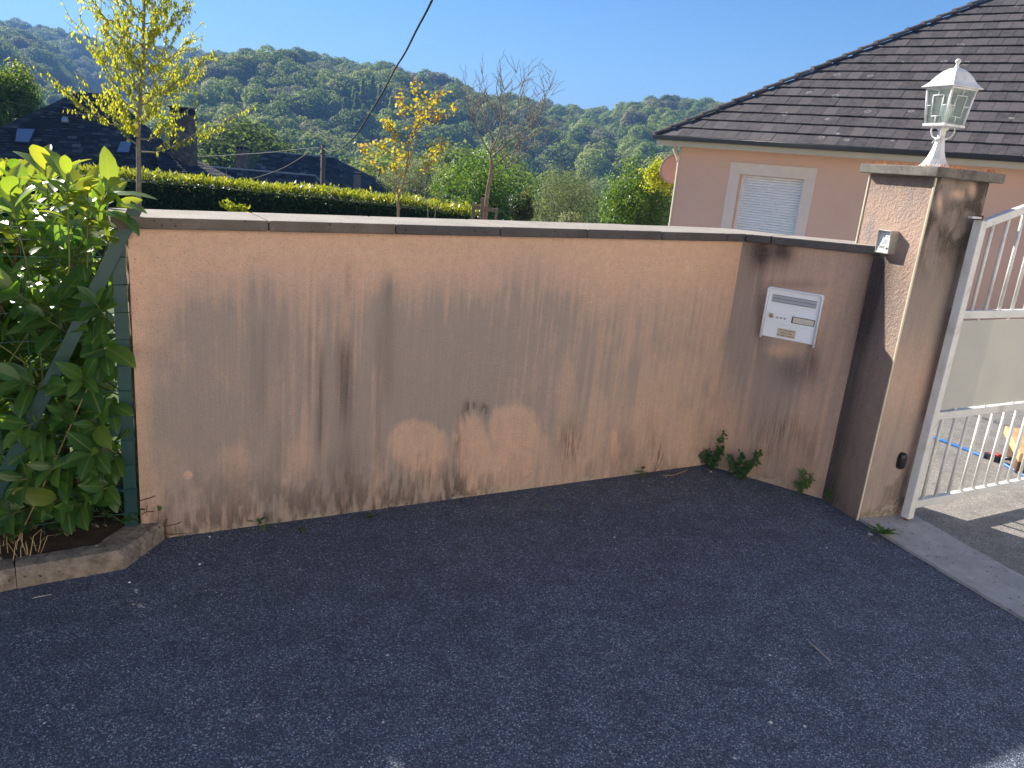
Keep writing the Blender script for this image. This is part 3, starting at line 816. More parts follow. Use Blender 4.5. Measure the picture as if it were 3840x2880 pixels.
plate = fbox(0, 1, 0, 1, -.012, 0, "face_plate", M_FACE, ic)
fbox(.36, .43, .17, .31, 0, .0008, "light_slot", M_BLACK, plate); fbox(.80, .87, .17, .31, 0, .0008, "light_slot", M_BLACK, plate)
MB().tube([fpt(.62, .24, 0), fpt(.62, .24, .001)], .0025, 10).build("camera_eye", M_BLACK, plate)
for k in range(5): fbox(.47 - .05*k, .75, .39 + .05*k, .41 + .05*k, 0, .0007, "speaker_slot", M_INK, plate)
fbox(.20, .60, .70, .82, 0, .0012, "name_window", plain("name_window_grey", (.30, .30, .24), .3), plate)
MB().tube([fpt(.80, .78, 0), fpt(.80, .78, .004)], .0058, 16).build("call_button", M_ALU, plate, True)
for u_, v_ in ((.27, .07), (.93, .07), (.12, .93), (.88, .92)):
    MB().tube([fpt(u_, v_, 0), fpt(u_, v_, .001)], .0022, 8).build("screw", M_INK, plate)

# ------------------------------------------------------------------ photocell low on the gate face of the pillar
pc = on_plane(3376, 1726, E, PD); pu = (pc - E).dot(PR)
ph = empty("gate_photocell", tuple(E + PR*pu + Z*(pc.z - .045)), "black oval photocell low on the pillar beside the gate stile", "sensor")
def oval(o0, w, h, n=24):
    out = []
    for k in range(n):
        a = 2*pi*k/n; x, y = cos(a), sin(a)
        sx = w*abs(x)**.7*(1 if x > 0 else -1); sy = h*(abs(y)**.75)*(1 if y > 0 else -1)
        out.append(E + PR*(pu + sx) + Z*(pc.z + sy) + PD*o0)
    return out
MB().loft([oval(0, .024, .046), oval(.014, .024, .046), oval(.024, .020, .041), oval(.028, .012, .03)]).build("housing", M_BLACK, ph, True)
MB().tube([E + PR*(pu + .004) + Z*(pc.z + .016) + PD*.02, E + PR*(pu + .004) + Z*(pc.z + .016) + PD*.031], .008, 14).build("lens", plain("dark_lens", (.03, .03, .03), .1), ph, True)

# ------------------------------------------------------------------ lantern on the pillar cap
M_LAMP = plain("lantern_white", (.72, .73, .74), .4, .06, 20, .1, 90, dirt=(.34, .34, .33), dscale=16)
t = NT("frosted_pane"); t.base((.80, .88, .84)); t.rough(.12); t.p.inputs['Transmission Weight'].default_value = .92; t.p.inputs['IOR'].default_value = 1.1
M_PANE = t.m
LC = E + PR*.165 - PD*.185; LZ = ZC + .045
lamp = empty("pillar_lantern", (LC.x, LC.y, LZ), "white four-sided lantern on a flared foot on the pillar cap", "lantern")
LU, LV = PR.copy(), PD.copy()
def sq(r, z, tw=0): 
    return [LC + LU*(r*sx) + LV*(r*sy) + Z*z for sx, sy in ((-1, -1), (1, -1), (1, 1), (-1, 1))]
def octr(r, z, n=8):
    return [LC + LU*(r*cos(2*pi*(k+.5)/n)) + LV*(r*sin(2*pi*(k+.5)/n)) + Z*z for k in range(n)]
prof = [(.082, 0), (.080, .006), (.062, .022), (.045, .050), (.033, .082), (.025, .118), (.022, .135)]
MB().loft([octr(r, LZ + z) for r, z in prof]).build("flared_foot", M_LAMP, lamp, False)
MB().loft([octr(r, LZ + z, 16) for r, z in ((.026, .135), (.026, .142), (.017, .146), (.017, .178), (.027, .184), (.027, .198))]).build("neck", M_LAMP, lamp, True)
zbt, ztp = LZ + .200, LZ + .372
rb, rt = .058, .074
MB().loft([sq(rb + .008, zbt - .004), sq(rb + .008, zbt + .008)]).build("tray", M_LAMP, lamp, bevel=.002)
MB().loft([sq(rt + .006, ztp - .008), sq(rt + .006, ztp + .002)]).build("upper_ring", M_LAMP, lamp, bevel=.002)
cb, ct_ = sq(rb, zbt + .006), sq(rt, ztp - .004)
for k in range(4): MB().tube([cb[k], ct_[k]], .0052, 8).build("corner_post", M_LAMP, lamp, True)
for k in range(4):
    j = (k + 1) % 4; a0, a1, b1, b0 = cb[k], cb[j], ct_[j], ct_[k]
    def fp(u, v): 
        lo = a0 + (a1 - a0)*u; hi = b0 + (b1 - b0)*u; return lo + (hi - lo)*v
    nrm = (a1 - a0).cross(b0 - a0).normalized()
    if nrm.dot(fp(.5, .5) - (LC + Z*(zbt + .08))) < 0: nrm = -nrm
    inn = -nrm*.0035
    pane = MB().prism([fp(.03, .02) + inn, fp(.97, .02) + inn, fp(.97, .98) + inn, fp(.03, .98) + inn], inn*.7).build("pane", M_PANE, lamp)
    segs = [((.28, .22), (.72, .22)), ((.72, .22), (.72, .80)), ((.72, .80), (.28, .80)), ((.28, .80), (.28, .22)), ((.5, .02), (.5, .22)), ((.5, .80), (.5, .98)), ((.03, .52), (.28, .52)), ((.72, .52), (.97, .52))]
    mb = MB()
    for (p, q_) in segs: mb.tube([fp(*p), fp(*q_)], .0024, 6)
    mb.build("lattice", M_LAMP, pane, True)
dome = [(.094, ztp), (.096, ztp + .004), (.086, ztp + .012), (.072, ztp + .028), (.058, ztp + .052), (.042, ztp + .074), (.022, ztp + .090), (.010, ztp + .094)]
MB().loft([sq(r, z) for r, z in dome]).build("domed_roof", M_LAMP, lamp, bevel=.002)
MB().loft([octr(r, z, 14) for r, z in ((.010, ztp + .092), (.012, ztp + .098), (.007, ztp + .103), (.007, ztp + .112), (.013, ztp + .120), (.013, ztp + .127), (.006, ztp + .134), (.001, ztp + .136))]).build("finial", M_LAMP, lamp, True)
for k in range(3):
    a = radians(20 + 120*k); dr = LU*cos(a) + LV*sin(a)
    pts = polyline([LC + dr*.018 + Z*(LZ + .142), LC + dr*.042 + Z*(LZ + .150), LC + dr*.058 + Z*(LZ + .176), LC + dr*.056 + Z*(LZ + .197)], 6)
    MB().tube(pts, .0035, 6).build("scroll_arm", M_LAMP, lamp, True)
pts = [LC - LV*.0 + PN*.03 + Z*(LZ + .115) + (PN*cos(a) + Z*sin(a))*.016 for a in [i*2*pi/14 for i in range(11)]]
MB().tube(pts, .0028, 6).build("broken_scroll", M_LAMP, lamp, True)
MB().loft([octr(r, z, 12) for r, z in ((.014, zbt + .006), (.014, zbt + .03), (.022, zbt + .05), (.024, zbt + .085), (.012, zbt + .105), (.002, zbt + .11))]).build("bulb", plain("opal_bulb", (.75, .78, .74), .25), lamp, True)

# ------------------------------------------------------------------ kerb stones round the planting bed
def kz(x, y, z): return at_z(x, y, z)
KH = .076
def kerb(b0, b1, label, ends, wd=.10):
    """b0, b1: front bottom points; kerb stone with a rounded, worn arris and uneven face"""
    d = (b1 - b0); L = d.length; d.normalize(); nb = Vector((-d.y, d.x, 0))
    mb = MB(); rings = []; n = max(4, int(L/.02))
    for k in range(n + 1):
        c = b0 + d*(L*k/n); j = lambda a: (random.random() - .5)*a
        prof = [(0, -.05), (0 + j(.004), .03), (.002 + j(.005), KH*.6), (.005 + j(.004), KH - .014 + j(.004)), (.018 + j(.006), KH + j(.004)), (wd*.55, KH + .003 + j(.004)), (wd, KH - .002 + j(.004)), (wd, -.05)]
        rings.append([c + nb*o + Z*h for o, h in prof])
    mb.loft(rings)
    o = mb.build("kerb_stone", M_KERB, None, False, origin=Vector((b0.x, b0.y, 0)))
    tag(o, label, "kerb stone", "kerb stones edging the laurel bed")
k0, k1, k2, k3 = kz(-420, 2310, 0), kz(64, 2207, 0), kz(468, 2134, 0), kz(618, 2022, 0)
kd = (k1 - k0).normalized(); k0 = k0 - kd*.9
kerb(k0, k1 - kd*.001, "kerb stone below the dry grass tuft of the laurel bed", 0)
kerb(k1 + kd*.001, k2 - kd*.001, "moss-spotted middle kerb stone of the laurel bed edging", 0)
kerb(k2 + (k3 - k2).normalized()*.004, k3, "short angled kerb stone that meets the garden wall", 0, .13)
# soil behind the kerb
M_SOIL = concrete_mat("bed_soil", (.035, .026, .018), (.07, .052, .036), (.015, .012, .01), False, 1.0, 30, .6, 8)
nbv = Vector((-kd.y, kd.x, 0))
mb = MB(); mb.quad(k0 + nbv*.06 + Z*.06, k1 + nbv*.06 + Z*.06, k2 + nbv*.06 + Z*.06, A + NF*-.01 + Z*.075, A - NF*.9 + Z*.075, A - NF*.9 - W1*3 + Z*.06)
o = mb.build("planting_bed_soil", M_SOIL); o["kind"] = "structure"

# ------------------------------------------------------------------ green wire fence with post and brace in front of the laurel
M_GREEN = plain("green_fence_paint", (.010, .055, .058), .4, .15, 14)
M_WIRE = plain("green_wire", (.015, .075, .06), .4, .1)
FDir = Vector((cos(radians(31)), sin(radians(31)), 0)); FN = Vector((FDir.y, -FDir.x, 0))
FP = A - W1*.035 + NF*.004
fence = empty("wire_fence", (FP.x, FP.y, .08), "green welded wire fence with steel end post and diagonal brace before the laurel", "fence")
mb = MB(); mb.box(FP - NF*.004 + Z*.66, W1*.024, NF*.003, Z*.585); mb.box(FP - NF*.022 + Z*.66, W1*.0025, NF*.018, Z*.584)
mb.build("end_post", M_GREEN, fence, bevel=.001)
def fpn(x, y, o=0.0): return on_plane(x, y, FP + FN*o, FN)
s_top, s_bot = fpn(418, 965, .012), fpn(-40, 1900, .012)
dv_ = (s_bot - s_top).normalized(); sd = dv_.cross(FN).normalized()
s_top = s_top - dv_*.22
mb = MB(); L = (s_bot - s_top).length
mb.box((s_top + s_bot)/2, dv_*L/2, sd*.024, FN*.0025); mb.box((s_top + s_bot)/2 - FN*.018, dv_*L/2*.99, sd*.0025, FN*.016)
mb.build("brace", M_GREEN, fence, bevel=.001)
zt_ = fpn(430, 860).z
for k in range(12):
    z = zt_ - .104*k if k else zt_
    if z < .1: break
    pts = [FP + FDir*(.03 - 1.5*j/12) + Z*(z + .004*sin(j*1.7 + k)) + FN*(.004 + .003*sin(j*2.1 + k*1.3)) for j in range(13)]
    MB().tube(pts, .0018, 5).build("wire", M_WIRE, fence, True)
z = zt_ - .045
MB().tube([FP + FDir*(.03 - 1.5*j/12) + Z*(z + .003*sin(j*1.3)) + FN*.004 for j in range(13)], .0018, 5).build("wire", M_WIRE, fence, True)
for k in range(13):
    s = -.095 - .107*k
    pts = [FP + FDir*(s + .003*sin(j + k)) + Z*(zt_ - (zt_ - .09)*j/12) + FN*(.004 + .004*sin(j*1.9 + k)) for j in range(13)]
    MB().tube(pts, .0016, 5).build("wire", M_WIRE, fence, True)
pl_ = fpn(205, 1645, .01)
pts = [pl_ + FDir*(.040*cos(a)) + Z*(.016*sin(a)) for a in [i*2*pi/16 for i in range(17)]]
MB().tube(pts, .003, 6).build("wire_tensioner", M_GREEN, fence, True)
# ------------------------------------------------------------------ salmon house beyond the gate
ha = radians(-36)
HU = Vector((cos(ha), sin(ha), 0)); HV = Vector((-sin(ha), cos(ha), 0))
W0 = at_r(2558, 545, 17.5); W0.z = 0
house = empty("salmon_house", (W0.x, W0.y, -.6), "salmon rendered bungalow with dark tiled hip roof behind the gate", "house")
t = NT("house_render"); v = t.coord()
c = t.ramp(t.noise(v, .8, 6, .6), [(.3, (.74, .47, .345)), (.7, (.82, .535, .395))])
c = t.mix(t.ramp(t.noise(v, 60, 3), [(.5, 0.0), (.8, .25)]), c, (.58, .37, .27))
t.base(c); t.rough(.95); t.spec(.15); t.bump(t.noise(v, 90, 4), .25, .004)
M_HOUSE = t.m
M_SURR = plain("window_surround", (.82, .68, .58), .9, .05, 6)
M_SOFF = plain("cream_soffit", (.60, .53, .40), .7, .06, 4)
M_GUT = plain("dark_gutter", (.020, .024, .032), .28, .1, 5)
M_SHUT = plain("roller_shutter", (.82, .84, .84), .4, .04, 5)
def hp_(s, z, o=0.0): return W0 + HU*s + Z*z - HV*o       # o: out of the facade towards the camera
def hs(x, y, o=0.0):
    p = on_plane(x, y, W0 - HV*o, HV); return (p - W0).dot(HU), p.z
ZW = hs(2558, 545)[1]                                      # wall head
wl, wt = hs(2775, 654); wr, wt2 = hs(3017, 671.5); wt = (wt + wt2)/2
wb = wt - 1.75
FL, DEPTH = 13.0, 9.0
mb = MB()
def hquad(s0, s1, z0, z1): mb.quad(hp_(s0, z0), hp_(s1, z0), hp_(s1, z1), hp_(s0, z1))
hquad(0, wl, -.6, ZW); hquad(wr, FL, -.6, ZW); hquad(wl, wr, wt, ZW); hquad(wl, wr, -.6, wb)
RV = .20
mb.quad(hp_(wl, wb), hp_(wl, wb, -RV), hp_(wl, wt, -RV), hp_(wl, wt)); mb.quad(hp_(wr, wb, -RV), hp_(wr, wb), hp_(wr, wt), hp_(wr, wt, -RV)); mb.quad(hp_(wl, wt), hp_(wl, wt, -RV), hp_(wr, wt, -RV), hp_(wr, wt)); mb.quad(hp_(wl, wb, -RV), hp_(wl, wb), hp_(wr, wb), hp_(wr, wb, -RV))
mb.build("front_wall", M_HOUSE, house)
mb = MB(); mb.quad(hp_(0, -.6, -DEPTH), hp_(0, -.6), hp_(0, ZW), hp_(0, ZW, -DEPTH)); mb.quad(hp_(FL, -.6), hp_(FL, -.6, -DEPTH), hp_(FL, ZW, -DEPTH), hp_(FL, ZW)); mb.quad(hp_(FL, -.6, -DEPTH), hp_(0, -.6, -DEPTH), hp_(0, ZW, -DEPTH), hp_(FL, ZW, -DEPTH))
mb.build("side_wall", M_HOUSE, house)
MB().box(hp_(-.006, (ZW - .6)/2, -.03), HU*.012, HV*.045, Z*(ZW + .6)/2).build("corner_bead", M_SOFF, house)
# surround, shutter box and slats
so_l, so_t = hs(2740, 620); so_r, so_t2 = hs(3067, 631.3)
sw = wl - so_l
sr_ = so_r - wr
win = empty("window", tuple(hp_((wl + wr)/2, wb) - world_origin(house))); win.parent = house
mb = MB(); th_ = so_t2 - wt
mb.box(hp_((so_l + so_r)/2, wt + th_/2 + .001, .006), HU*((so_r - so_l)/2), HV*.006, Z*(th_/2)); 
mb.box(hp_((so_l + wl)/2, (wt + wb)/2 - .1, .006), HU*(sw/2), HV*.006, Z*((wt - wb)/2 + .1)); mb.box(hp_((so_r + wr)/2, (wt + wb)/2 - .1, .006), HU*(sr_/2), HV*.006, Z*((wt - wb)/2 + .1))
mb.build("surround", M_SURR, win, bevel=.004)
for s_ in (wl + .025, wr - .025): MB().box(hp_(s_, (wt + wb)/2, -.15), HU*.025, HV*.02, Z*((wt - wb)/2)).build("guide_rail", M_SHUT, win)
nsl = 34; shh = (wt - wb)/nsl
for k in range(nsl):
    zc = wt - shh*(k + .5); ring = []
    for e_ in (wl + .05, wr - .05):
        ring.append([hp_(e_, zc + shh*.5*q, -.165 + .012*(1 - q*q)) for q in (-.94, -.6, 0, .6, .94)] + [hp_(e_, zc + shh*.47, -.18), hp_(e_, zc - shh*.47, -.18)])
    MB().loft(ring).build("slat", M_SHUT, win)
MB().box(hp_((wl + wr)/2, (wt + wb)/2, -.195), HU*((wr - wl)/2), HV*.01, Z*((wt - wb)/2)).build("shutter_backing", M_BLACK, win)
MB().box(hp_((wl + wr)/2, wb - .02, .05), HU*((wr - wl)/2 + .1), HV*.09, Z*.025).build("sill", M_SURR, win, bevel=.005)
# eaves
OVE = .45
P0 = on_plane(2463, 508, W0 - HV*OVE, HV); ZE = P0.z; OVL = -(P0 - W0).dot(HU)
TP = tan(radians(35.0))
MB().box(hp_((FL - OVL)/2, ZW + .012, OVE/2 - .02), HU*((FL + OVL)/2 - .03), HV*(OVE/2 + .0), Z*.012).build("soffit", M_SOFF, house)
MB().box(hp_(-OVL/2, ZW + .012, -DEPTH/2), HU*(OVL/2 - .02), HV*(DEPTH/2 + .0), Z*.0118).build("soffit", M_SOFF, house)
MB().box(hp_((FL - OVL)/2, (ZW + ZE - .06)/2, OVE - .02), HU*((FL + OVL)/2 - .03), HV*.015, Z*((ZE - ZW + .02)/2)).build("fascia", M_SOFF, house)
# half-round gutter with a rolled lip
def gut_profile(s):
    c_ = hp_(s, ZE - .01, OVE + .075); out = []
    for a in range(0, 181, 20):
        out.append(c_ + HV*(.068*cos(radians(a))) - Z*(.075*sin(radians(a))))
    out += [c_ - HV*.075 + Z*.008, c_ - HV*.060 + Z*.012, c_ - HV*.056 - Z*.0]
    for a in range(160, 19, -20): out.append(c_ + HV*(.060*cos(radians(a))) - Z*(.067*sin(radians(a))))
    out.append(c_ + HV*.060)
    return out
MB().loft([gut_profile(-OVL - .02), gut_profile(FL)]).build("gutter", M_GUT, house, True)
dp = hp_(.02, ZW, .0)
pts = polyline([hp_(-OVL + .19, ZW + .02, -.1), hp_(-OVL + .19, ZW - .10, -.1), hp_(-OVL + .26, ZW - .21, -.1), hp_(-.08, ZW - .32, -.1), hp_(-.055, ZW - .5, -.1), hp_(-.055, -.5, -.1)], 6)
MB().tube(pts, .045, 12).build("downpipe", M_SOFF, house, True)
# roof body under the tiles
nrm = (-HV*TP + Z).normalized(); SU = (HV + Z*TP).normalized(); CP = 1/sqrt(1 + TP*TP)
def rp(s, tt, n_=0.0): return P0 + HU*s + SU*tt + nrm*n_     # s along the eave from the hip corner, tt up the slope
LEN = FL + 2*OVL; HALF = (DEPTH + OVE + OVL)/2; RID = HALF/CP
mb = MB()
e0, e1 = rp(0, 0, -.02), rp(LEN, 0, -.02); b0_, b1_ = e0 + HV*2*HALF, e1 + HV*2*HALF
r0_, r1_ = e0 + HU*HALF + HV*HALF + Z*HALF*TP, e1 - HU*HALF + HV*HALF + Z*HALF*TP
mb.quad(e0, e1, r1_, r0_); mb.quad(b0_, e0, r0_); mb.quad(e1, b1_, r1_); mb.quad(b1_, b0_, r0_, r1_)
t = NT("concrete_tile"); v = t.coord(); inf = t.new("ShaderNodeObjectInfo")
base_c = t.ramp(inf.outputs['Random'], [(0, (.048, .042, .046)), (.5, (.075, .066, .070)), (1, (.115, .10, .10))])
geo = t.new("ShaderNodeNewGeometry")
wv = t.new("ShaderNodeMapping"); t.lk(geo.outputs['Position'], wv.inputs[0]); wv = wv.outputs[0]
streak = t.noise(wv, 9, 5, .6)
c = t.mix(t.ramp(streak, [(.35, .0), (.7, .55)]), base_c, (.15, .138, .13))
# pale lichen rings
d = t.voronoi(wv, 2.6, out='Distance'); dn = t.math('ADD', d, t.math('MULTIPLY', t.math('SUBTRACT', t.noise(wv, 30, 2), .5), .10))
ring = t.ramp(dn, [(.07, .15), (.10, .12), (.125, .85), (.155, .85), (.18, 0.0)])
sel = t.ramp(t.sep(t.voronoi(wv, 2.6, out='Color'))[1], [(.42, 0.0), (.46, .85)])
c = t.mix(t.math('MULTIPLY', ring, sel), c, (.30, .285, .25))
c = t.mix(t.ramp(t.noise(wv, 45, 3), [(.62, 0.0), (.74, .5)]), c, (.24, .225, .20))
t.base(c); t.rough(.8); t.spec(.3); t.bump(t.noise(wv, 120, 4), .3, .003)
M_TILE = t.m
mb.build("roof_body", M_GUT, house)
# tiles, row by row, clipped along the hip
h_o = world_origin(house)
TE, TWD = .345, .243
def clip(poly, f):
    out = []
    for i in range(len(poly)):
        a, b_ = poly[i], poly[(i + 1) % len(poly)]; fa, fb = f(a), f(b_)
        if fa >= 0: out.append(a)
        if (fa >= 0) != (fb >= 0):
            k_ = fa/(fa - fb); out.append((a[0] + (b_[0] - a[0])*k_, a[1] + (b_[1] - a[1])*k_))
    return out
def tile_mb(poly, t0, lift, skew):
    def h(tt): return .040 + lift - (.032)*(tt - t0)/(TE + .05)
    top = [rp(s, tt, h(tt) + skew*(s - poly[0][0])) for s, tt in poly]; bot = [p - nrm*.018 for p in top]
    return MB().loft([bot, top])
tiles = []
nrow = int(RID/TE)
for r_ in range(nrow):
    t0 = r_*TE - .03
    off = (TWD/2 if r_ % 2 else 0)
    nc = int(LEN/TWD) + 2
    for c_ in range(nc):
        s0_ = c_*TWD + off - TWD; g = .003
        poly = [(s0_ + g, t0), (s0_ + TWD - g, t0), (s0_ + TWD - g, t0 + TE + .05), (s0_ + g, t0 + TE + .05)]
        poly = clip(poly, lambda q: q[0] - q[1]*CP - .02)
        poly = clip(poly, lambda q: LEN - q[0] - q[1]*CP - .02)
        if len(poly) < 3: continue
        cx = sum(q[0] for q in poly)/len(poly); cy = sum(q[1] for q in poly)/len(poly)
        X, Y, w_ = proj(rp(cx, cy)); vis = -60 < X < 3920 and -60 < Y < 900
        tiles.append((0 if vis else 1, abs(X - 3200), poly, t0))
tiles.sort(key=lambda q: (q[0], q[1]))
rest = MB(); nt_ = 0
for vis, _, poly, t0 in tiles:
    b_ = tile_mb(poly, t0, (random.random() - .5)*.006, (random.random() - .5)*.02)
    if vis == 0 and nt_ < 300:
        b_.build("roof_tile", M_TILE, house); nt_ += 1
    else:
        i = len(rest.v); rest.v += b_.v; rest.f += [tuple(i + q for q in f) for f in b_.f]
if rest.v:
    o = rest.build("roof_tiling", M_TILE, house); o["kind"] = "stuff"
# hip tiles
hd = (r0_ - e0); hl = hd.length; hd.normalize()
side = hd.cross(Z).normalized(); hup = side.cross(hd).normalized()
n_h = int(hl/.36)
for k in range(n_h):
    a = e0 + hd*(k*.36 - .05) + hup*.06; b_ = a + hd*.40; ring = []
    for p_, rr, lift in ((a, .095, .022), (a + hd*.05, .095, .022), (a + hd*.055, .085, .018), (b_, .080, .0)):
        ring.append([p_ + side*(rr*cos(q*pi/6)) + hup*(rr*.75*sin(q*pi/6) + lift - .03) for q in range(7)])
    MB().loft(ring).build("hip_tile", M_TILE, house, False)
# satellite dish on the side wall
dc = at_r(2526, 632, 17.9)
dish = empty("satellite_dish", tuple(dc), "salmon satellite dish on the side of the house below the eave", "satellite dish")
M_DISH = plain("salmon_dish", (.60, .36, .27), .5, .05, 4)
dn_ = (Vector((-.35, -.80, .28))).normalized(); dx = dn_.cross(Z).normalized(); dy = dx.cross(dn_)
def dring(r, o): return [dc + dx*(r*cos(q*2*pi/36)) + dy*(r*1.1*sin(q*2*pi/36)) + dn_*o for q in range(36)]
RDS = .30
mb = MB(); mb.loft([dring(RDS*q, .055*(q*q - 1)) for q in (.03, .3, .55, .8, 1.0)] + [dring(RDS*1.0, -.008), ] + [dring(RDS*q, .055*(q*q - 1) - .012) for q in (.8, .4, .03)])
mb.build("reflector", M_DISH, dish, True)
MB().tube([dc - dn_*.05, dc - dn_*.16, hp_(-.01, dc.z - .1, -.45)], .02, 8).build("bracket", M_SOFF, dish, True)

# ------------------------------------------------------------------ things on the driveway behind the gate
M_HOSE = plain("blue_hose", (.02, .16, .55), .35, .1)
hpts = [at_z(x, y, .016) for x, y in ((3380, 1590), (3498, 1638), (3560, 1662), (3630, 1688), (3690, 1713))]
hz_ = MB().tube(polyline(hpts, 8), .011, 10).build("garden_hose", M_HOSE, None, True)
tag(hz_, "blue garden hose lying on the driveway behind the gate bars", "hose")
c_ = at_z(3722, 1712, .03)
hdir = (hpts[-1] - hpts[-2]).normalized(); hsd = hdir.cross(Z)
con = empty("hose_reel_handle", (c_.x, c_.y, .005), "black and red hose nozzle at the end of the blue hose", "nozzle")
MB().loft([[c_ + hdir*o_ + hsd*(w_*cx) + Z*(h_*cz) for cx, cz in ((-1, -1), (1, -1), (1, 1), (-1, 1))] for o_, w_, h_ in ((-.06, .010, .010), (-.03, .026, .022), (.03, .030, .026), (.06, .018, .018))]).build("body", M_BLACK, con, bevel=.004)
MB().loft([[c_ + hdir*o_ + hsd*(w_*cx) + Z*(h_*cz + .024) for cx, cz in ((-1, -1), (1, -1), (1, 1), (-1, 1))] for o_, w_, h_ in ((-.02, .018, .006), (.05, .020, .010))]).build("trigger", plain("red_plastic", (.55, .06, .07), .4), con, bevel=.003)
MB().tube(polyline([c_ + hdir*.05, c_ + hdir*.11 + Z*.03, c_ + hdir*.17 + hsd*-.03 + Z*.04], 6), .013, 8).build("grip", M_BLACK, con, True)
h2 = MB().tube(polyline([c_ + hdir*.06 - Z*.012, c_ + hdir*.14 + hsd*.02 - Z*.016, c_ + hdir*.9 + hsd*.25 - Z*.018], 8), .011, 10).build("garden_hose", M_HOSE, None, True)
tag(h2, "blue hose end running from the nozzle under the wooden block", "hose")
t = NT("pine_wood"); v = t.coord('Object', (3, 3, 30)); t.base(t.ramp(t.noise(v, 3, 4), [(.3, (.45, .28, .13)), (.7, (.60, .42, .22))])); t.rough(.7)
M_PINE = t.m
wc = at_z(3845, 1745, .06)
wd_ = (GD*.8 - GN*.6).normalized(); ws = wd_.cross(Z)
blk = empty("wooden_trestle", (wc.x, wc.y, .005), "pale pine plank resting on a coarse brown block behind the gate", "plank")
MB().box(wc + wd_*.22 + Z*.075, wd_*.34, ws*.07, Z*.03).build("plank", M_PINE, blk, bevel=.006)
MB().box(wc + wd_*.22 - Z*.005, wd_*.26, ws*.055, Z*.05).build("coir_block", concrete_mat("coir", (.10, .055, .03), (.17, .10, .06), (.05, .03, .02), False, 1.0, 90), blk, bevel=.01)

# ------------------------------------------------------------------ house added unseen behind the camera: its sunlit front bounces warm light on the shaded wall
AC = Vector((EYE.x, EYE.y, 0)) + NF*5.4 - W1*1.0
M_CREAM = plain("cream_render", (.80, .70, .56), .95, .04, 3, .2, 80)
acr = empty("added_bounce_house", (AC.x, AC.y, -.03), "added cream house front, unseen behind the camera, bouncing warm light on the wall", "house")
def ap(s, z, o=0.0): return AC + W1*s + Z*z - NF*o
AW, AH = 10.5, 6.2
mb = MB(); wins = [(-8, 1.0), (-5, 1.0), (2.5, 1.0), (6, 1.0), (-8, 3.9), (-5, 3.9), (-1.5, 3.9), (2.5, 3.9), (6, 3.9)]; door_s = -1.5
cut_s = sorted({-AW, AW, door_s - .5, door_s + .5, *[w[0] - .5 for w in wins], *[w[0] + .5 for w in wins]}); cut_z = [-.03, 1.0, 2.1, 2.3, 3.9, 5.2, AH]
def is_hole(s, z):
    if abs(s - door_s) < .5 and z < 2.1: return True
    return any(abs(s - a) < .5 and b < z < b + (1.3 if b > 2 else 1.1) for a, b in wins)
for i in range(len(cut_s) - 1):
    for j in range(len(cut_z) - 1):
        if not is_hole((cut_s[i] + cut_s[i+1])/2, (cut_z[j] + cut_z[j+1])/2):
            mb.quad(ap(cut_s[i], cut_z[j]), ap(cut_s[i+1], cut_z[j]), ap(cut_s[i+1], cut_z[j+1]), ap(cut_s[i], cut_z[j+1]))
mb.build("front_wall", M_CREAM, acr)
mb = MB(); mb.box(ap(0, AH/2, -4.25), W1*(AW - .02), NF*4.05, Z*(AH/2 - .01)); mb.build("house_body", M_CREAM, acr)
for a, b in wins:
    h_ = 1.3 if b > 2 else 1.1
    for sg in (-1, 1): MB().box(ap(a + sg*.25, b + h_/2, -.06), W1*.245, NF*.02, Z*(h_/2 - .01)).build("shutter", M_BOXW, acr)
MB().box(ap(door_s, 1.04, -.08), W1*.49, NF*.03, Z*1.05).build("door", M_PINE, acr)
mb = MB(); rz = AH + 3.0
mb.loft([[ap(-AW - .3, AH, .4), ap(-AW - .3, AH, -8.7), ap(-AW - .3, rz, -4.1)], [ap(AW + .3, AH, .4), ap(AW + .3, AH, -8.7), ap(AW + .3, rz, -4.1)]]); mb.build("roof", M_TILE, acr)
# ------------------------------------------------------------------ leaves and branches
T_DIA = (np.array([(0, 0, 0), (.42, .5, -.05), (1, 0, -.12), (.42, -.5, -.05)]), [(0, 1, 2), (0, 2, 3)])
def laurel_tmpl(curl=.25, fold=.10):
    st = [(.0, .03), (.10, .24), (.28, .44), (.52, .5), (.76, .40), (.92, .18)]
    v = []; f = []
    for t_, w_ in st:
        n_ = -curl*t_*t_
        v += [(t_, w_, n_ + fold*w_), (t_, 0, n_), (t_, -w_, n_ + fold*w_)]
    v.append((1, 0, -curl)); k = len(v) - 1
    for i in range(len(st) - 1):
        a = 3*i; f += [(a, a+1, a+4, a+3), (a+1, a+2, a+5, a+4)]
    a = 3*(len(st) - 1); f += [(a, a+1, k), (a+1, a+2, k)]
    return np.array(v), f
T_LAU = laurel_tmpl()
def unit(a): return a/np.maximum(np.linalg.norm(a, axis=-1, keepdims=True), 1e-9)
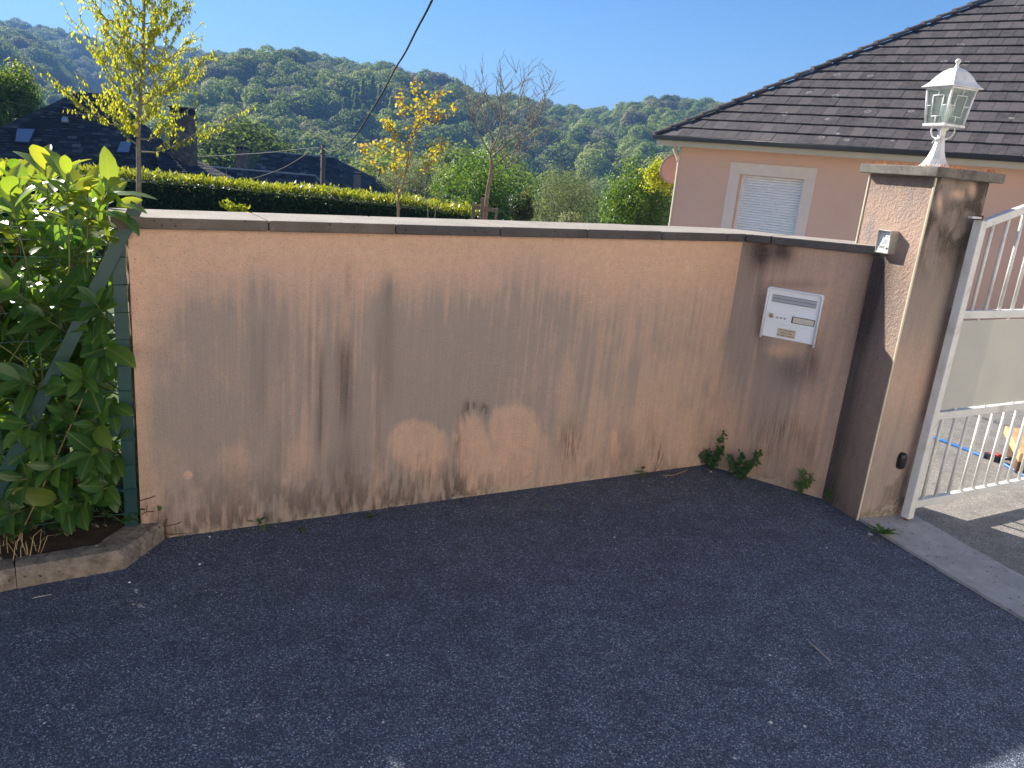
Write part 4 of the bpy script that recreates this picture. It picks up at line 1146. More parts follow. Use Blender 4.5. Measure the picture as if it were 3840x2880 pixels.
def leaf_cloud(name, pos, d, n, ln, wd, mat, rnd=None, tmpl=T_DIA, origin=(0, 0, 0)):
    """many leaves as one mesh; d: direction of growth, n: approximate upper side"""
    pos = np.asarray(pos, float) - np.array(origin); N = len(pos); d = unit(np.asarray(d, float)); n = np.asarray(n, float)
    s = unit(np.cross(d, n)); n = np.cross(s, d)
    ln = np.broadcast_to(ln, N)[:, None, None]; wd = np.broadcast_to(wd, N)[:, None, None]
    T, F = tmpl
    V = pos[:, None, :] + d[:, None, :]*(T[None, :, 0:1]*ln) + s[:, None, :]*(T[None, :, 1:2]*wd) + n[:, None, :]*(T[None, :, 2:3]*ln)
    k = len(T); base = (np.arange(N)*k)
    loops = []; counts = []
    fl = np.array([i for f in F for i in f]); cn = np.array([len(f) for f in F])
    loops = (base[:, None] + fl[None, :]).ravel(); counts = np.tile(cn, N)
    if rnd is None: rnd = RNG.random(N)
    at = {"rnd": np.repeat(rnd, k).astype(np.float32), "edge": np.tile(np.abs(T[:, 1])*2, N).astype(np.float32)}
    return np_mesh(name, V.reshape(-1, 3), loops, counts, mat, False, at)
def rvec(N): return unit(RNG.normal(size=(N, 3)))
def branches_mb(lines, sides=6):
    mb = MB()
    for pts, rad in lines: mb.tube(pts, rad, sides, True)
    return mb

def laurel_mat(name):
    t = NT(name); r = t.attr("rnd", 'Fac'); e = t.attr("edge", 'Fac')
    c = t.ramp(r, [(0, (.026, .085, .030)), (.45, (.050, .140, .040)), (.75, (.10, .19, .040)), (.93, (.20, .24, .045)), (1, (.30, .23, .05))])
    rib = t.ramp(e, [(.05, .75), (.13, 0.0)])
    c = t.mix(rib, c, (.22, .27, .09))
    n = t.noise(t.coord(), 60, 4); c = t.mix(t.ramp(n, [(.45, 0.0), (.8, .35)]), c, (.02, .035, .012))
    t.base(c); t.rough(.34); t.spec(.55)
    tr = t.new("ShaderNodeBsdfTranslucent"); t.lk(t.ramp(r, [(0, (.16, .36, .03)), (.5, (.32, .54, .03)), (1, (.70, .70, .05))]), tr.inputs[0])
    mx = t.new("ShaderNodeMixShader"); mx.inputs[0].default_value = .42
    t.lk(t.p.outputs[0], mx.inputs[1]); t.lk(tr.outputs[0], mx.inputs[2]); t.lk(mx.outputs[0], t.out.inputs[0])
    return t.m
M_LAUREL = laurel_mat("laurel_leaf")
M_STEM = plain("brown_stem", (.11, .075, .045), .8, .25, 30)
M_GSTEM = plain("green_stem", (.11, .13, .045), .6, .2, 20)

# ------------------------------------------------------------------ cherry laurel behind the wire fence
lau = empty("laurel_bush", (FP.x - .5, FP.y + .2, .06), "large glossy cherry laurel growing through the green wire fence", "shrub")
lo = world_origin(lau)
lp = lambda s, b, z: FP - FDir*s - FN*b + Z*z
shoots = []
def shoot(tip, d, L, n, rn, ll=.138):
    d = d.normalized(); shoots.append((tip - d*L, tip, d, n, rn, ll))
manual = [((165, 600), -.02, (-.1, .0, 1), .30, 9, .75), ((30, 700), .05, (.0, -.2, 1), .28, 9, .6), ((330, 690), .05, (.15, 0, 1), .30, 9, .8), ((420, 690), .10, (.5, 0, .8), .26, 8, .7),
          ((470, 760), .05, (.8, -.2, .4), .24, 8, .5), ((250, 640), .10, (0, .1, 1), .3, 8, .7), ((355, 1130), .07, (.15, -.75, .6), .26, 11, .25), ((330, 1700), .08, (.1, -.85, .3), .24, 11, .3),
          ((60, 1420), .06, (-.1, -.8, .4), .22, 9, .3), ((150, 1180), .03, (-.2, -.7, .5), .25, 9, .35), ((300, 1420), .05, (.2, -.7, .2), .25, 9, .3), ((180, 1760), .05, (-.2, -.8, .1), .25, 9, .3),
          ((420, 880), .04, (.5, -.5, .5), .22, 8, .45), ((120, 860), .04, (-.1, -.6, .7), .25, 9, .45), ((270, 930), .05, (.1, -.7, .5), .25, 9, .3), ((400, 1300), .03, (.4, -.6, .3), .22, 8, .3), ((30, 1080), .05, (-.3, -.6, .5), .22, 9, .3), ((420, 1520), .02, (.4, -.6, .2), .2, 8, .35), ((80, 1600), .05, (-.2, -.7, 0), .22, 9, .3), ((230, 1560), .04, (0, -.8, .2), .22, 9, .3), ((200, 1880), .03, (-.1, -.8, .1), .2, 9, .3), ((385, 1835), .03, (.1, -.8, .1), .2, 9, .3), ((70, 1800), .03, (-.2, -.8, .1), .2, 9, .3), ((290, 1900), .02, (0, -.8, 0), .18, 8, .35), ((420, 1720), .02, (.1, -.7, .1), .18, 8, .35), ((30, 1930), .03, (-.1, -.8, .1), .2, 8, .3), ((150, 1660), .03, (0, -.8, .1), .2, 9, .4), ((350, 1600), .03, (.1, -.8, .2), .2, 8, .45)]
for (x, y), o, d, L, n, rn in manual:
    tip = on_plane(x, y, FP + FN*o, FN); shoot(tip, Vector(d), L, n, rn)
for k in range(250):
    s = RNG.uniform(.10, 1.25); z = RNG.uniform(.25, 1.44); b = RNG.uniform(.03, .65)
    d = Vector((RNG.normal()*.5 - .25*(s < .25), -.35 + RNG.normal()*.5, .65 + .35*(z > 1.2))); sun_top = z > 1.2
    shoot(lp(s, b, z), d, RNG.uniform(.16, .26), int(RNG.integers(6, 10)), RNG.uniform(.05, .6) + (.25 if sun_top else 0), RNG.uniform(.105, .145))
Lpos, Ld, Ln, Ll, Lw, Lr = [], [], [], [], [], []
stems = []
for a, tip, d, n, rn, ll in shoots:
    side = d.orthogonal().normalized(); oth = d.cross(side)
    bend = Vector((RNG.normal()*.02, RNG.normal()*.02, -.02))
    if max((a - A).dot(W1), (tip - A).dot(W1)) < -.03 or min(a.z, tip.z) > 1.36: stems.append(([a - d*.03 - Z*.02, a + bend, (a + tip)/2 + bend*.5, tip], [.0035, .0035, .003, .002]))
    for j in range(n):
        f = .35 + .65*(j + .5)/n; an = j*2.4 + RNG.uniform(0, .6)
        rad = side*cos(an) + oth*sin(an)
        spread = 1.15 - .75*f
        ld = (d*(.35 + .75*f*f) + rad*spread + Vector((0, 0, -.12))).normalized()
        q_ = a + (tip - a)*f + rad*.006; e_ = q_ + ld*ll
        if max((q_ - A).dot(W1), (e_ - A).dot(W1)) > (.0 if (q_ - A).dot(NF) > -.02 else -.05) and min(q_.z, e_.z) < 1.30: continue
        Lpos.append(q_); Ld.append(ld)
        nn = (d*1.0 + Z*.5 - rad*.3); Ln.append(nn)
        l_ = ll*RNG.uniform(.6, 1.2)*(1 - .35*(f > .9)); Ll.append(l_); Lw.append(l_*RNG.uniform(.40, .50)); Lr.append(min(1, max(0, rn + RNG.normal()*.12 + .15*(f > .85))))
Lpos, Ld, Ln = (np.array([tuple(q) for q in X_]) for X_ in (Lpos, Ld, Ln)); Ll, Lw, Lr = map(np.array, (Ll, Lw, Lr))
# the leaves that show largest become single parts
px = np.array([proj(p) for p in Lpos]); bdep = (Lpos - np.array(FP)) @ np.array(-FN)
inview = (px[:, 0] > -40) & (px[:, 0] < 640) & (px[:, 1] > 420) & (px[:, 1] < 2150)
score = np.where(inview, 0, 10) + bdep
order = np.argsort(score); single = order[:290]; restl = order[290:]
tm = []
for k in range(10):
    T_, F_ = laurel_tmpl(.12 + .03*k, .16 - .02*(k % 4))
    me = leaf_cloud("leaf", np.zeros((1, 3)), np.array([[0, 1, 0]]), np.array([[0, 0, 1]]), 1.0, 1.0, M_LAUREL, np.array([.05 + .1*k]), (T_, F_))
    for p_ in me.polygons: p_.use_smooth = True
    tm.append(me)
for i in single:
    d = Vector(Ld[i]).normalized(); s = d.cross(Vector(Ln[i])).normalized(); n = s.cross(d)
    M_ = Matrix((s*Lw[i], d*Ll[i], n*Ll[i])).transposed().to_4x4(); M_.translation = Vector(Lpos[i]) - lo
    o = link("leaf", tm[min(9, int(Lr[i]*10))], lau); o.matrix_local = M_
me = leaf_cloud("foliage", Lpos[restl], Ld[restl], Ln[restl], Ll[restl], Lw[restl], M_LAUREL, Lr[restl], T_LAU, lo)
# inner filling of leaves further back
N = 10500
S_ = RNG.uniform(-.0, 4.2, N); Bk = RNG.uniform(.30, 1.4, N); Zf = RNG.uniform(.06, 1.42, N)
P_ = np.array(FP)[None] - S_[:, None]*np.array(FDir) - Bk[:, None]*np.array(FN); P_[:, 2] = Zf
o = link("foliage", me, lau); o["kind"] = "stuff"
dd = rvec(N)*.8 + np.array([0, -.2, .3]); ln_ = RNG.uniform(.08, .13, N)
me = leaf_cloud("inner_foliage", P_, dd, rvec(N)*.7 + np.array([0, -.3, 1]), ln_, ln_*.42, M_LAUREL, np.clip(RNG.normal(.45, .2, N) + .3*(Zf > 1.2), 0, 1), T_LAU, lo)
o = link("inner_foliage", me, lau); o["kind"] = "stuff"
main = []
for k in range(9):
    s = RNG.uniform(.05, 1.2); b = RNG.uniform(.15, .6)
    top = lp(s + RNG.normal()*.15, b + RNG.normal()*.1, RNG.uniform(.9, 1.5))
    main.append((polyline([lp(s, b, .03), lp(s + .05, b, .45), top], 5), list(np.linspace(.013, .006, 11))))
b1 = [on_plane(x, y, FP - FN*.06, FN) for x, y in ((285, 1010), (232, 920), (205, 845), (178, 780))]
main.append((polyline(b1, 4), list(np.linspace(.007, .004, 13))))
branches_mb(main, 7).build("branch", M_STEM, lau, True)
branches_mb(stems, 5).build("shoots", M_GSTEM, lau, True)

# ------------------------------------------------------------------ trimmed hedge across the garden
t_pts = [at_r(-500, 600, 17.5), at_r(300, 632, 16.2), at_r(560, 655, 15.7), at_r(800, 672, 15.2), at_r(1200, 712, 14.4), at_r(1500, 750, 13.7), at_r(1795, 792, 13.1)]
H0, H1 = t_pts[0], t_pts[-1]
hed = empty("trimmed_hedge", (H1.x, H1.y, gz(H1.x, H1.y)), "long clipped laurel hedge with bright new tips across the garden", "hedge")
hd_ = Vector((H1.x - H0.x, H1.y - H0.y, 0)); HLn = hd_.length; hd_.normalize(); hn_ = Vector((hd_.y, -hd_.x, 0))
topz = [(p - H0).dot(hd_) for p in t_pts], [p.z for p in t_pts]
N = 30000
s_ = RNG.uniform(0, HLn, N); kind_ = RNG.random(N)
tz = np.interp(s_, *topz) - .03
wav = (fbm(s_*1.3, s_*0 + 3, 3, 7) - .5)*.10
dep = np.where(kind_ < .5, RNG.normal(0, .035, N), RNG.uniform(0, .75, N))         # front face or top
hgt = np.where(kind_ < .5, -RNG.uniform(0, 1.0, N), RNG.normal(0, .035, N)) + wav
P_ = np.array([H0.x, H0.y, 0])[None] + s_[:, None]*np.array(hd_) - dep[:, None]*np.array(hn_); P_[:, 2] = tz + hgt
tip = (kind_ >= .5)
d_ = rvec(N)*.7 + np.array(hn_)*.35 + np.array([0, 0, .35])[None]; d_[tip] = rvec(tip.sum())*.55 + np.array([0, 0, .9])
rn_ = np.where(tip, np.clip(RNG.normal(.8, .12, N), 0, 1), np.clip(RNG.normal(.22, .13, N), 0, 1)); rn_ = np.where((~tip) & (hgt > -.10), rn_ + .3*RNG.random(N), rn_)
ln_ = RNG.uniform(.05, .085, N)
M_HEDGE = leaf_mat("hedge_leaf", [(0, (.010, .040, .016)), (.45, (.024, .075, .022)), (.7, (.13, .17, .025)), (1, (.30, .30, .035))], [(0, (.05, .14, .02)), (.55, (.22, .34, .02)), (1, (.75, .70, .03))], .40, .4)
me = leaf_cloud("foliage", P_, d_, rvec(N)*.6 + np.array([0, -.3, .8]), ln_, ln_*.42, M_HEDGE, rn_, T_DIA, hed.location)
o = link("foliage", me, hed); o["kind"] = "stuff"
M_CORE = plain("hedge_core", (.010, .020, .008), .95, .3, 10)
mb = MB(); ring = []
for p in t_pts:
    q = H0 + hd_*((p - H0).dot(hd_)); zt = p.z - .10
    ring.append([Vector((q.x, q.y, -1.2)) - hn_*.06, Vector((q.x, q.y, zt)) - hn_*.06, Vector((q.x, q.y, zt)) - hn_*.70, Vector((q.x, q.y, -1.2)) - hn_*.70])
mb.loft(ring).build("dark_core_box", M_CORE, hed)  # solid dark box filling the hedge behind its leaves

# ------------------------------------------------------------------ young trees in the garden
M_BARK = plain("pale_bark", (.24, .205, .16), .9, .25, 30, .5, 60)
M_BARK2 = plain("smooth_tan_bark", (.30, .20, .13), .85, .2, 20, .3, 60)
M_GREY = plain("grey_twig_bark", (.22, .20, .165), .9, .25, 30, .4, 80)
M_YEL = leaf_mat("yellow_green_leaf", [(0, (.14, .19, .02)), (.5, (.26, .28, .03)), (1, (.36, .34, .05))], [(0, (.36, .46, .02)), (.5, (.64, .64, .03)), (1, (.85, .74, .06))], .58, .5)
def wiggle(a, b, n, amp, up=0.0):
    out = []
    L = (b - a).length
    for k in range(n + 1):
        t_ = k/n; p = a.lerp(b, t_); w = amp*L*sin(pi*t_)
        out.append(p + Vector((RNG.normal()*w, RNG.normal()*w, RNG.normal()*w*.6)) + Z*up*(t_*t_ - t_)*L)
    return out
# tree 1: slim tree with hanging yellow-green leaves
R1_ = 8.0
tp = [at_r(x, y, R1_) for x, y in ((522, 800), (521, 640), (519, 520), (526, 360), (536, 200), (540, 60), (548, -120), (552, -300))]
g_ = tp[0].copy(); g_.z = gz(g_.x, g_.y)
tr1 = empty("young_tree", tuple(g_), "slim young tree with hanging yellow-green leaves in front of the hedge", "tree")
trunk = polyline([g_] + tp, 5); rad = list(np.linspace(.026, .007, len(trunk)))
lines = [(trunk, rad)]; tw = []
zs = [p.z for p in trunk]
nb = 40
z_lo = at_r(521, 575, R1_).z; z_hi = tp[-1].z
for k in range(nb):
    f = k/(nb - 1); z = z_lo + (z_hi - z_lo)*f**1.05*.95
    i = max(1, min(len(trunk) - 2, int(np.searchsorted(zs, z)))); st = trunk[i]
    az = k*2.4 + RNG.uniform(-.35, .35); L = (.80 - .42*f)*RNG.uniform(.7, 1.05)
    if abs(cos(az)) < .25: L *= .8
    up = radians(RNG.uniform(22, 42) + 18*f)
    end = st + Vector((cos(az)*cos(up), sin(az)*cos(up), sin(up)))*L
    br = wiggle(st, end, 8, .05, .35); lines.append((br, list(np.linspace(.009 - .004*f, .0022, 9))))
    for j in range(13):
        q = br[2 + j % 6] if j < 10 else br[8]
        dv = (end - st).normalized()*.6 + Vector((RNG.normal()*.6, RNG.normal()*.6, RNG.uniform(.0, .7)))
        L2_ = RNG.uniform(.14, .36)*(1.1 - .4*f)
        e2 = q + dv.normalized()*L2_; t2 = wiggle(q, e2, 4, .06); lines.append((t2, [.003, .0025, .002, .0017, .0012])); tw.append(t2)
    tw.append(br[3:])
branches_mb(lines[:1], 9).build("trunk", M_BARK, tr1, True)
branches_mb(lines[1:], 5).build("branches", M_GREY, tr1, True)
pos = []
for t2 in tw:
    for j in range(len(t2) - 1):
        L = (t2[j+1] - t2[j]).length
        for q in range(max(1, int(L/.0076))): pos.append(tuple(t2[j].lerp(t2[j+1], RNG.random()) + Vector(RNG.normal(size=3)*.008)))
pos = np.array(pos); N = len(pos)
cl_ = fbm(pos[:, 0]*9 + 30, pos[:, 2]*9 + 30, 2, 3); pos = pos[RNG.random(N) < np.clip((cl_ - .18)*2.2, .12, 1)]; N = len(pos)
d_ = np.stack([RNG.normal(0, .38, N), RNG.normal(0, .38, N), -np.ones(N)], -1); ln_ = RNG.uniform(.026, .044, N)
me = leaf_cloud("leaves", pos, d_, rvec(N), ln_, ln_*.40, M_YEL, np.clip(RNG.normal(.5, .25, N), 0, 1), T_DIA, tr1.location)
o = link("crown", me, tr1); o["kind"] = "stuff"

# tree 2: small multi-stem tree with yellow and orange leaves
R2_ = 7.6
def P2(x, y, dd=0.0): return at_r(x, y, R2_ + dd)
g_ = P2(1493, 822); g_.z = gz(g_.x, g_.y)
tr2 = empty("ornamental_tree", tuple(g_), "small forked tree with orange and yellow spring leaves behind the wall", "tree")
limbs = [([(1493, 822, 0), (1492, 780, 0), (1494, 740, 0)], .013, .011), ([(1494, 740, 0), (1486, 700, .02), (1486, 660, .05), (1480, 600, .1), (1478, 520, .15), (1452, 460, .2)], .0075, .002),
         ([(1488, 705, .0), (1470, 680, -.05), (1420, 640, -.1), (1385, 590, -.15), (1350, 555, -.2)], .006, .0022), ([(1494, 740, 0), (1512, 690, 0), (1520, 650, 0), (1530, 590, .05), (1535, 540, .05), (1552, 480, .1), (1568, 425, .1), (1562, 370, .1), (1548, 310, .1)], .0105, .002),
         ([(1520, 655, 0), (1560, 530, -.1), (1560, 480, -.15), (1600, 430, -.2), (1640, 370, -.25)], .007, .002), ([(1516, 690, 0), (1550, 680, -.1), (1590, 640, -.15), (1640, 590, -.2), (1665, 560, -.2)], .006, .002),
         ([(1532, 590, 0), (1500, 540, .15), (1470, 500, .2), (1440, 470, .25)], .0045, .0018), ([(1545, 500, .05), (1520, 460, .15), (1512, 410, .2), (1500, 370, .2)], .004, .0016), ([(1590, 640, -.1), (1610, 600, -.1), (1640, 540, -.1)], .004, .0016),
         ([(1480, 600, .1), (1440, 560, .1), (1410, 550, .1)], .004, .0016), ([(1560, 480, -.1), (1590, 470, -.1), (1650, 450, -.1), (1680, 415, -.1)], .004, .0016), ([(1568, 425, .1), (1600, 390, .2), (1655, 345, .2)], .003, .0014), ([(1486, 660, .05), (1500, 620, .1), (1520, 590, .2)], .003, .0015)]
lines = []; tips = []
for pts, ra, rb_ in limbs:
    q = polyline([P2(*p) for p in pts], 5); lines.append((q, list(np.linspace(ra, rb_, len(q)))))
    if ra < .012:
        L = len(q); tips += [(q[i], i/L) for i in range(int(L*.45), L)]
lead = limbs[0]; bl_ = [P2(*p) for p in lead[0]]
lines[0] = (polyline([g_] + bl_, 5), list(np.linspace(.0135, .0115, 5*len(bl_) + 1)))
branches_mb(lines[:1], 9).build("trunk", M_BARK2, tr2, True)
pos = []; rn2 = []
tws = []
for p, f in tips:
    for _ in range(2):
        e2 = p + Vector((RNG.normal()*.05, RNG.normal()*.05, RNG.uniform(-.01, .08)))
        tws.append(([p, (p + e2)/2 + Vector(RNG.normal(size=3)*.004), e2], [.0016, .0013, .001]))
        for _2 in range(int(RNG.integers(2, 6))): pos.append(tuple(p.lerp(e2, RNG.uniform(.3, 1.1)) + Vector(RNG.normal(size=3)*.012))); rn2.append(RNG.random()*.75 + .25*(f > .9)*RNG.random())
branches_mb(lines[1:] + tws, 5).build("branches", M_BARK2, tr2, True)
M_ORA = leaf_mat("orange_yellow_leaf", [(0, (.24, .24, .03)), (.5, (.34, .28, .04)), (.8, (.40, .20, .05)), (1, (.42, .13, .08))], [(0, (.62, .60, .03)), (.55, (.80, .62, .05)), (.8, (.80, .38, .06)), (1, (.75, .25, .12))], .5, .5)
N = len(pos); ln_ = RNG.uniform(.026, .042, N)
me = leaf_cloud("leaves", np.array(pos), rvec(N) + np.array([0, 0, .3]), rvec(N), ln_, ln_*.72, M_ORA, np.array(rn2), T_DIA, tr2.location)
o = link("crown", me, tr2); o["kind"] = "stuff"

# two thin saplings
def sapling(pxs, r, label, leaves, rr=.006):
    pts = [at_r(x, y, r) for x, y in pxs]; g_ = pts[0].copy(); g_.z = gz(g_.x, g_.y)
    e = empty("sapling", tuple(g_), label, "sapling", "thin saplings beside the ornamental tree")
    q = polyline([g_] + pts, 6); branches_mb([(q, list(np.linspace(rr, rr*.5, len(q))))], 6).build("stem", M_GREY, e, True)
    c = pts[-1]; N = leaves; pos = np.array(c)[None] + RNG.normal(size=(N, 3))*np.array([.05, .05, .045])
    me = leaf_cloud("leaves", pos, rvec(N), rvec(N) + np.array([0, 0, 1]), .045, .02, M_HEDGE, np.clip(RNG.normal(.5, .15, N), 0, 1), T_DIA, g_)
    link("leaves", me, e)
sapling([(1605, 822), (1595, 760), (1592, 700), (1605, 640), (1612, 615)], 9.0, "thin bowed sapling with bare grey stem", 30)
sapling([(1630, 822), (1648, 750), (1660, 690), (1663, 665)], 9.2, "thin straight sapling with a small leafy tuft", 60, .005)

# tree 3: bare pale-barked tree tied to stakes
R3_ = 11.0
def P3(x, y, dd=0.0): return at_r(x, y, R3_ + dd)
g_ = P3(1818, 835); g_.z = gz(g_.x, g_.y)
tr3 = empty("bare_tree", tuple(g_), "pale barked tree with bare twiggy crown tied between wooden stakes", "tree")
trunk = polyline([g_, P3(1818, 835), P3(1822, 780), P3(1832, 700), P3(1843, 640), P3(1842, 600)], 5)
lines = [(trunk, list(np.linspace(.036, .024, len(trunk))))]
prim = [[(1842, 610, 0), (1838, 560, .05), (1850, 520, .1), (1815, 470, .2), (1800, 420, .3)], [(1842, 640, 0), (1870, 610, -.1), (1905, 580, -.2), (1950, 560, -.3)], [(1843, 655, 0), (1880, 640, .1), (1915, 620, .2), (1908, 590, .25)],
        [(1845, 590, 0), (1880, 540, .1), (1910, 480, .2), (1935, 420, .3), (1950, 370, .35)], [(1840, 570, 0), (1870, 500, -.2), (1880, 430, -.3), (1870, 370, -.4)], [(1845, 590, 0), (1920, 520, -.1), (1990, 470, -.2), (2035, 400, -.25), (2042, 360, -.3)], [(1840, 580, 0), (1810, 530, -.1), (1780, 470, -.2), (1770, 430, -.2)],
        [(1850, 570, 0), (1950, 530, .3), (2000, 500, .4), (2030, 470, .5)]]
allb = []
for pr in prim:
    q = polyline([P3(*p) for p in pr], 5); lines.append((q, list(np.linspace(.014, .004, len(q))))); allb.append(q)
for lev in range(2):
    newb = []
    for q in allb:
        for k in range(9 if lev == 0 else 4):
            p = q[int(len(q)*RNG.uniform(.25, .98))]
            dv = (q[-1] - q[0]).normalized()*.5 + Vector((RNG.normal()*.55, RNG.normal()*.55, RNG.uniform(0, .9)))
            L = RNG.uniform(.25, .6)*(1 if lev == 0 else .5)
            b_ = wiggle(p, p + dv.normalized()*L, 5, .05); newb.append(b_); lines.append((b_, list(np.linspace(.006 if lev == 0 else .0038, .002, 6))))
    allb = newb
branches_mb(lines[:1], 9).build("trunk", M_BARK2, tr3, True)
branches_mb(lines[1:], 4).build("bare_crown", M_GREY, tr3, True)
# stakes
M_STAKE = plain("weathered_stake", (.20, .155, .12), .85, .25, 25, .4, 60)
stk_ = empty("tree_stakes", tuple(P3(1818, 835, -.1).xy) + (gz(*P3(1818, 835).xy),), "weathered wooden tree stakes joined by a crossbar", "tree stakes")
def stake(x0, x1, ytop, dd):
    a = P3((x0 + x1)/2, ytop, dd); w_ = (x1 - x0)/FPX*R3_*1.05
    zb__ = gz(a.x, a.y); MB().box((a.x, a.y, (a.z + zb__)/2), (w_/2, 0, 0), (0, w_/2, 0), Z*((a.z - zb__)/2)).build("stake", M_STAKE, stk_, bevel=.004)
stake(1771, 1783, 761, .05); stake(1804.5, 1817, 742, -.12); stake(1859, 1867.5, 780, .05)
ca, cb_ = P3(1769, 774, -.02), P3(1869, 791.5, -.02)
dcb = (cb_ - ca); MB().box((ca + cb_)/2, dcb/2, Vector((-dcb.y, dcb.x, 0)).normalized()*.012, Z*.028).build("crossbar", M_STAKE, stk_, bevel=.003)

# ------------------------------------------------------------------ leafy shrubs and trees beyond the garden
def bushy(name, label, cat, cx, cy, wpx, hpx, r, mat, n, ls, lobes, rmu=.4, trunk_=True, group=None, dens=1.0, sparse=0.0, asp=.5):
    """crown from overlapping leaf clumps with an uneven outline, on a short trunk"""
    c = at_r(cx, cy, r); W_ = wpx/FPX*r*1.03/2; Hh = hpx/FPX*r*1.03/2
    zg = float(ground_z(np.array([c.x]), np.array([c.y]))[0])
    e = empty(name, (c.x, c.y, zg), label, cat, group)
    cl = []
    for k in range(lobes):
        q = RNG.normal(size=3); q /= np.linalg.norm(q); q *= RNG.random()**.4*.78
        cl.append((c.x + q[0]*W_, c.y + q[1]*W_*.9, c.z + q[2]*Hh, RNG.uniform(.22, .42)))
    cl = np.array(cl); w_ = cl[:, 3]**2; w_ /= w_.sum()
    pick = RNG.choice(lobes, n, p=w_); u = unit(RNG.normal(size=(n, 3))); rr = RNG.random(n)**.33
    rr = np.where(RNG.random(n) < .65, .85 + .2*RNG.normal(size=n)*.6, rr)
    P = cl[pick, :3] + u*rr[:, None]*(cl[pick, 3]*1.0)[:, None]*np.array([W_, W_*.9, Hh*1.0])
    if sparse: P = P + RNG.normal(size=(n, 3))*sparse
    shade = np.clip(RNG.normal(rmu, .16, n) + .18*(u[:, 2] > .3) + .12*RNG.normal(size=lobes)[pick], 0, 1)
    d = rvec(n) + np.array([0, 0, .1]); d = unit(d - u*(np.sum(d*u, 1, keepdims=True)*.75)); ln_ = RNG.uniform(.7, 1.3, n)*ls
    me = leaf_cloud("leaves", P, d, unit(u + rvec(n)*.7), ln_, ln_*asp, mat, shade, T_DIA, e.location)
    o = link("crown", me, e); o["kind"] = "stuff"
    if not trunk_: return e
    lines = [(polyline([Vector((c.x, c.y, zg)), Vector((c.x + .05, c.y, (zg + c.z)/2)), c], 4), list(np.linspace(W_*.09, W_*.04, 9)))]
    for k in range(0, lobes, max(1, lobes//14)):
        b = Vector(cl[k, :3]); lines.append((wiggle(Vector((c.x, c.y, c.z - Hh*.75)), b, 5, .05), list(np.linspace(W_*.03, W_*.008, 6))))
    branches_mb(lines, 6).build("trunk", M_GREY, e, True)
    return e
M_GRN = leaf_mat("fresh_green_leaf", [(0, (.018, .055, .014)), (.5, (.055, .125, .022)), (1, (.15, .21, .03))], [(0, (.08, .20, .02)), (.5, (.24, .42, .03)), (1, (.50, .58, .05))], .40, .5)
M_OLIVE = leaf_mat("grey_green_leaf", [(0, (.045, .065, .030)), (.5, (.10, .125, .055)), (1, (.18, .20, .09))], [(0, (.14, .20, .06)), (.5, (.28, .34, .10)), (1, (.42, .44, .16))], .38, .6)
M_DARK = leaf_mat("dark_glossy_leaf", [(0, (.008, .022, .014)), (.5, (.020, .05, .022)), (.8, (.10, .12, .03)), (1, (.32, .28, .05))], [(0, (.03, .08, .02)), (.6, (.12, .2, .02)), (1, (.7, .6, .06))], .3, .45)
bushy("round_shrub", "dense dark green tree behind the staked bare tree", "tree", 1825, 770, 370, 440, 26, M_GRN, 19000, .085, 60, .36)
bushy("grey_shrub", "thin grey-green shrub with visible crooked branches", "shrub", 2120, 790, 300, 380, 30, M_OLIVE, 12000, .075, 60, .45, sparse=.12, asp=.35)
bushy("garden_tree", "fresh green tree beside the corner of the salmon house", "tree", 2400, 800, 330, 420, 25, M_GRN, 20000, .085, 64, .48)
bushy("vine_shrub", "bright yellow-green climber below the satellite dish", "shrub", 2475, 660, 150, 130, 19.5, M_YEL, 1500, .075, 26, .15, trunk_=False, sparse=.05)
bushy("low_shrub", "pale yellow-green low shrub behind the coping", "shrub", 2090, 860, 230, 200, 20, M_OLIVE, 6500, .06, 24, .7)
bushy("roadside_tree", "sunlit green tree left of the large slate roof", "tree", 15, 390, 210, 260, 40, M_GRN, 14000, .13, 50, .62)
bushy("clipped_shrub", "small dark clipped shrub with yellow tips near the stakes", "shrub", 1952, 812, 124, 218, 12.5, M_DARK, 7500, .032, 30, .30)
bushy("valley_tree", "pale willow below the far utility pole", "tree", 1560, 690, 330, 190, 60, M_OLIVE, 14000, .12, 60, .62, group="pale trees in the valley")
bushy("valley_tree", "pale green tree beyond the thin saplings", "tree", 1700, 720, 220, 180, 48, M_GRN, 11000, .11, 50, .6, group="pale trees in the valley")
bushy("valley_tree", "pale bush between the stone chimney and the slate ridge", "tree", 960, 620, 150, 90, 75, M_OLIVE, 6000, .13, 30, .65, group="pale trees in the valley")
# little plant peeping over the coping
def sprig(cx, cy, r, w, n, label):
    c = at_r(cx, cy, r); e = empty("garden_seedling", (c.x, c.y, gz(c.x, c.y)), label, "plant", "seedlings peeping over the coping")
    pos = np.array(c)[None] + RNG.normal(size=(n, 3))*np.array([w, w, w*.8])
    me = leaf_cloud("leaves", pos, rvec(n) + np.array([0, 0, .4]), rvec(n), .035, .022, M_YEL, np.clip(RNG.normal(.3, .2, n), 0, 1), T_DIA, e.location); link("leaves", me, e)
    branches_mb([([e.location, c], [.004, .002])], 5).build("stem", M_GSTEM, e)
sprig(872, 782, 6.0, .030, 75, "wider bright seedling peeping over the coping"); sprig(916, 788, 6.0, .018, 35, "narrow bright seedling peeping over the coping")
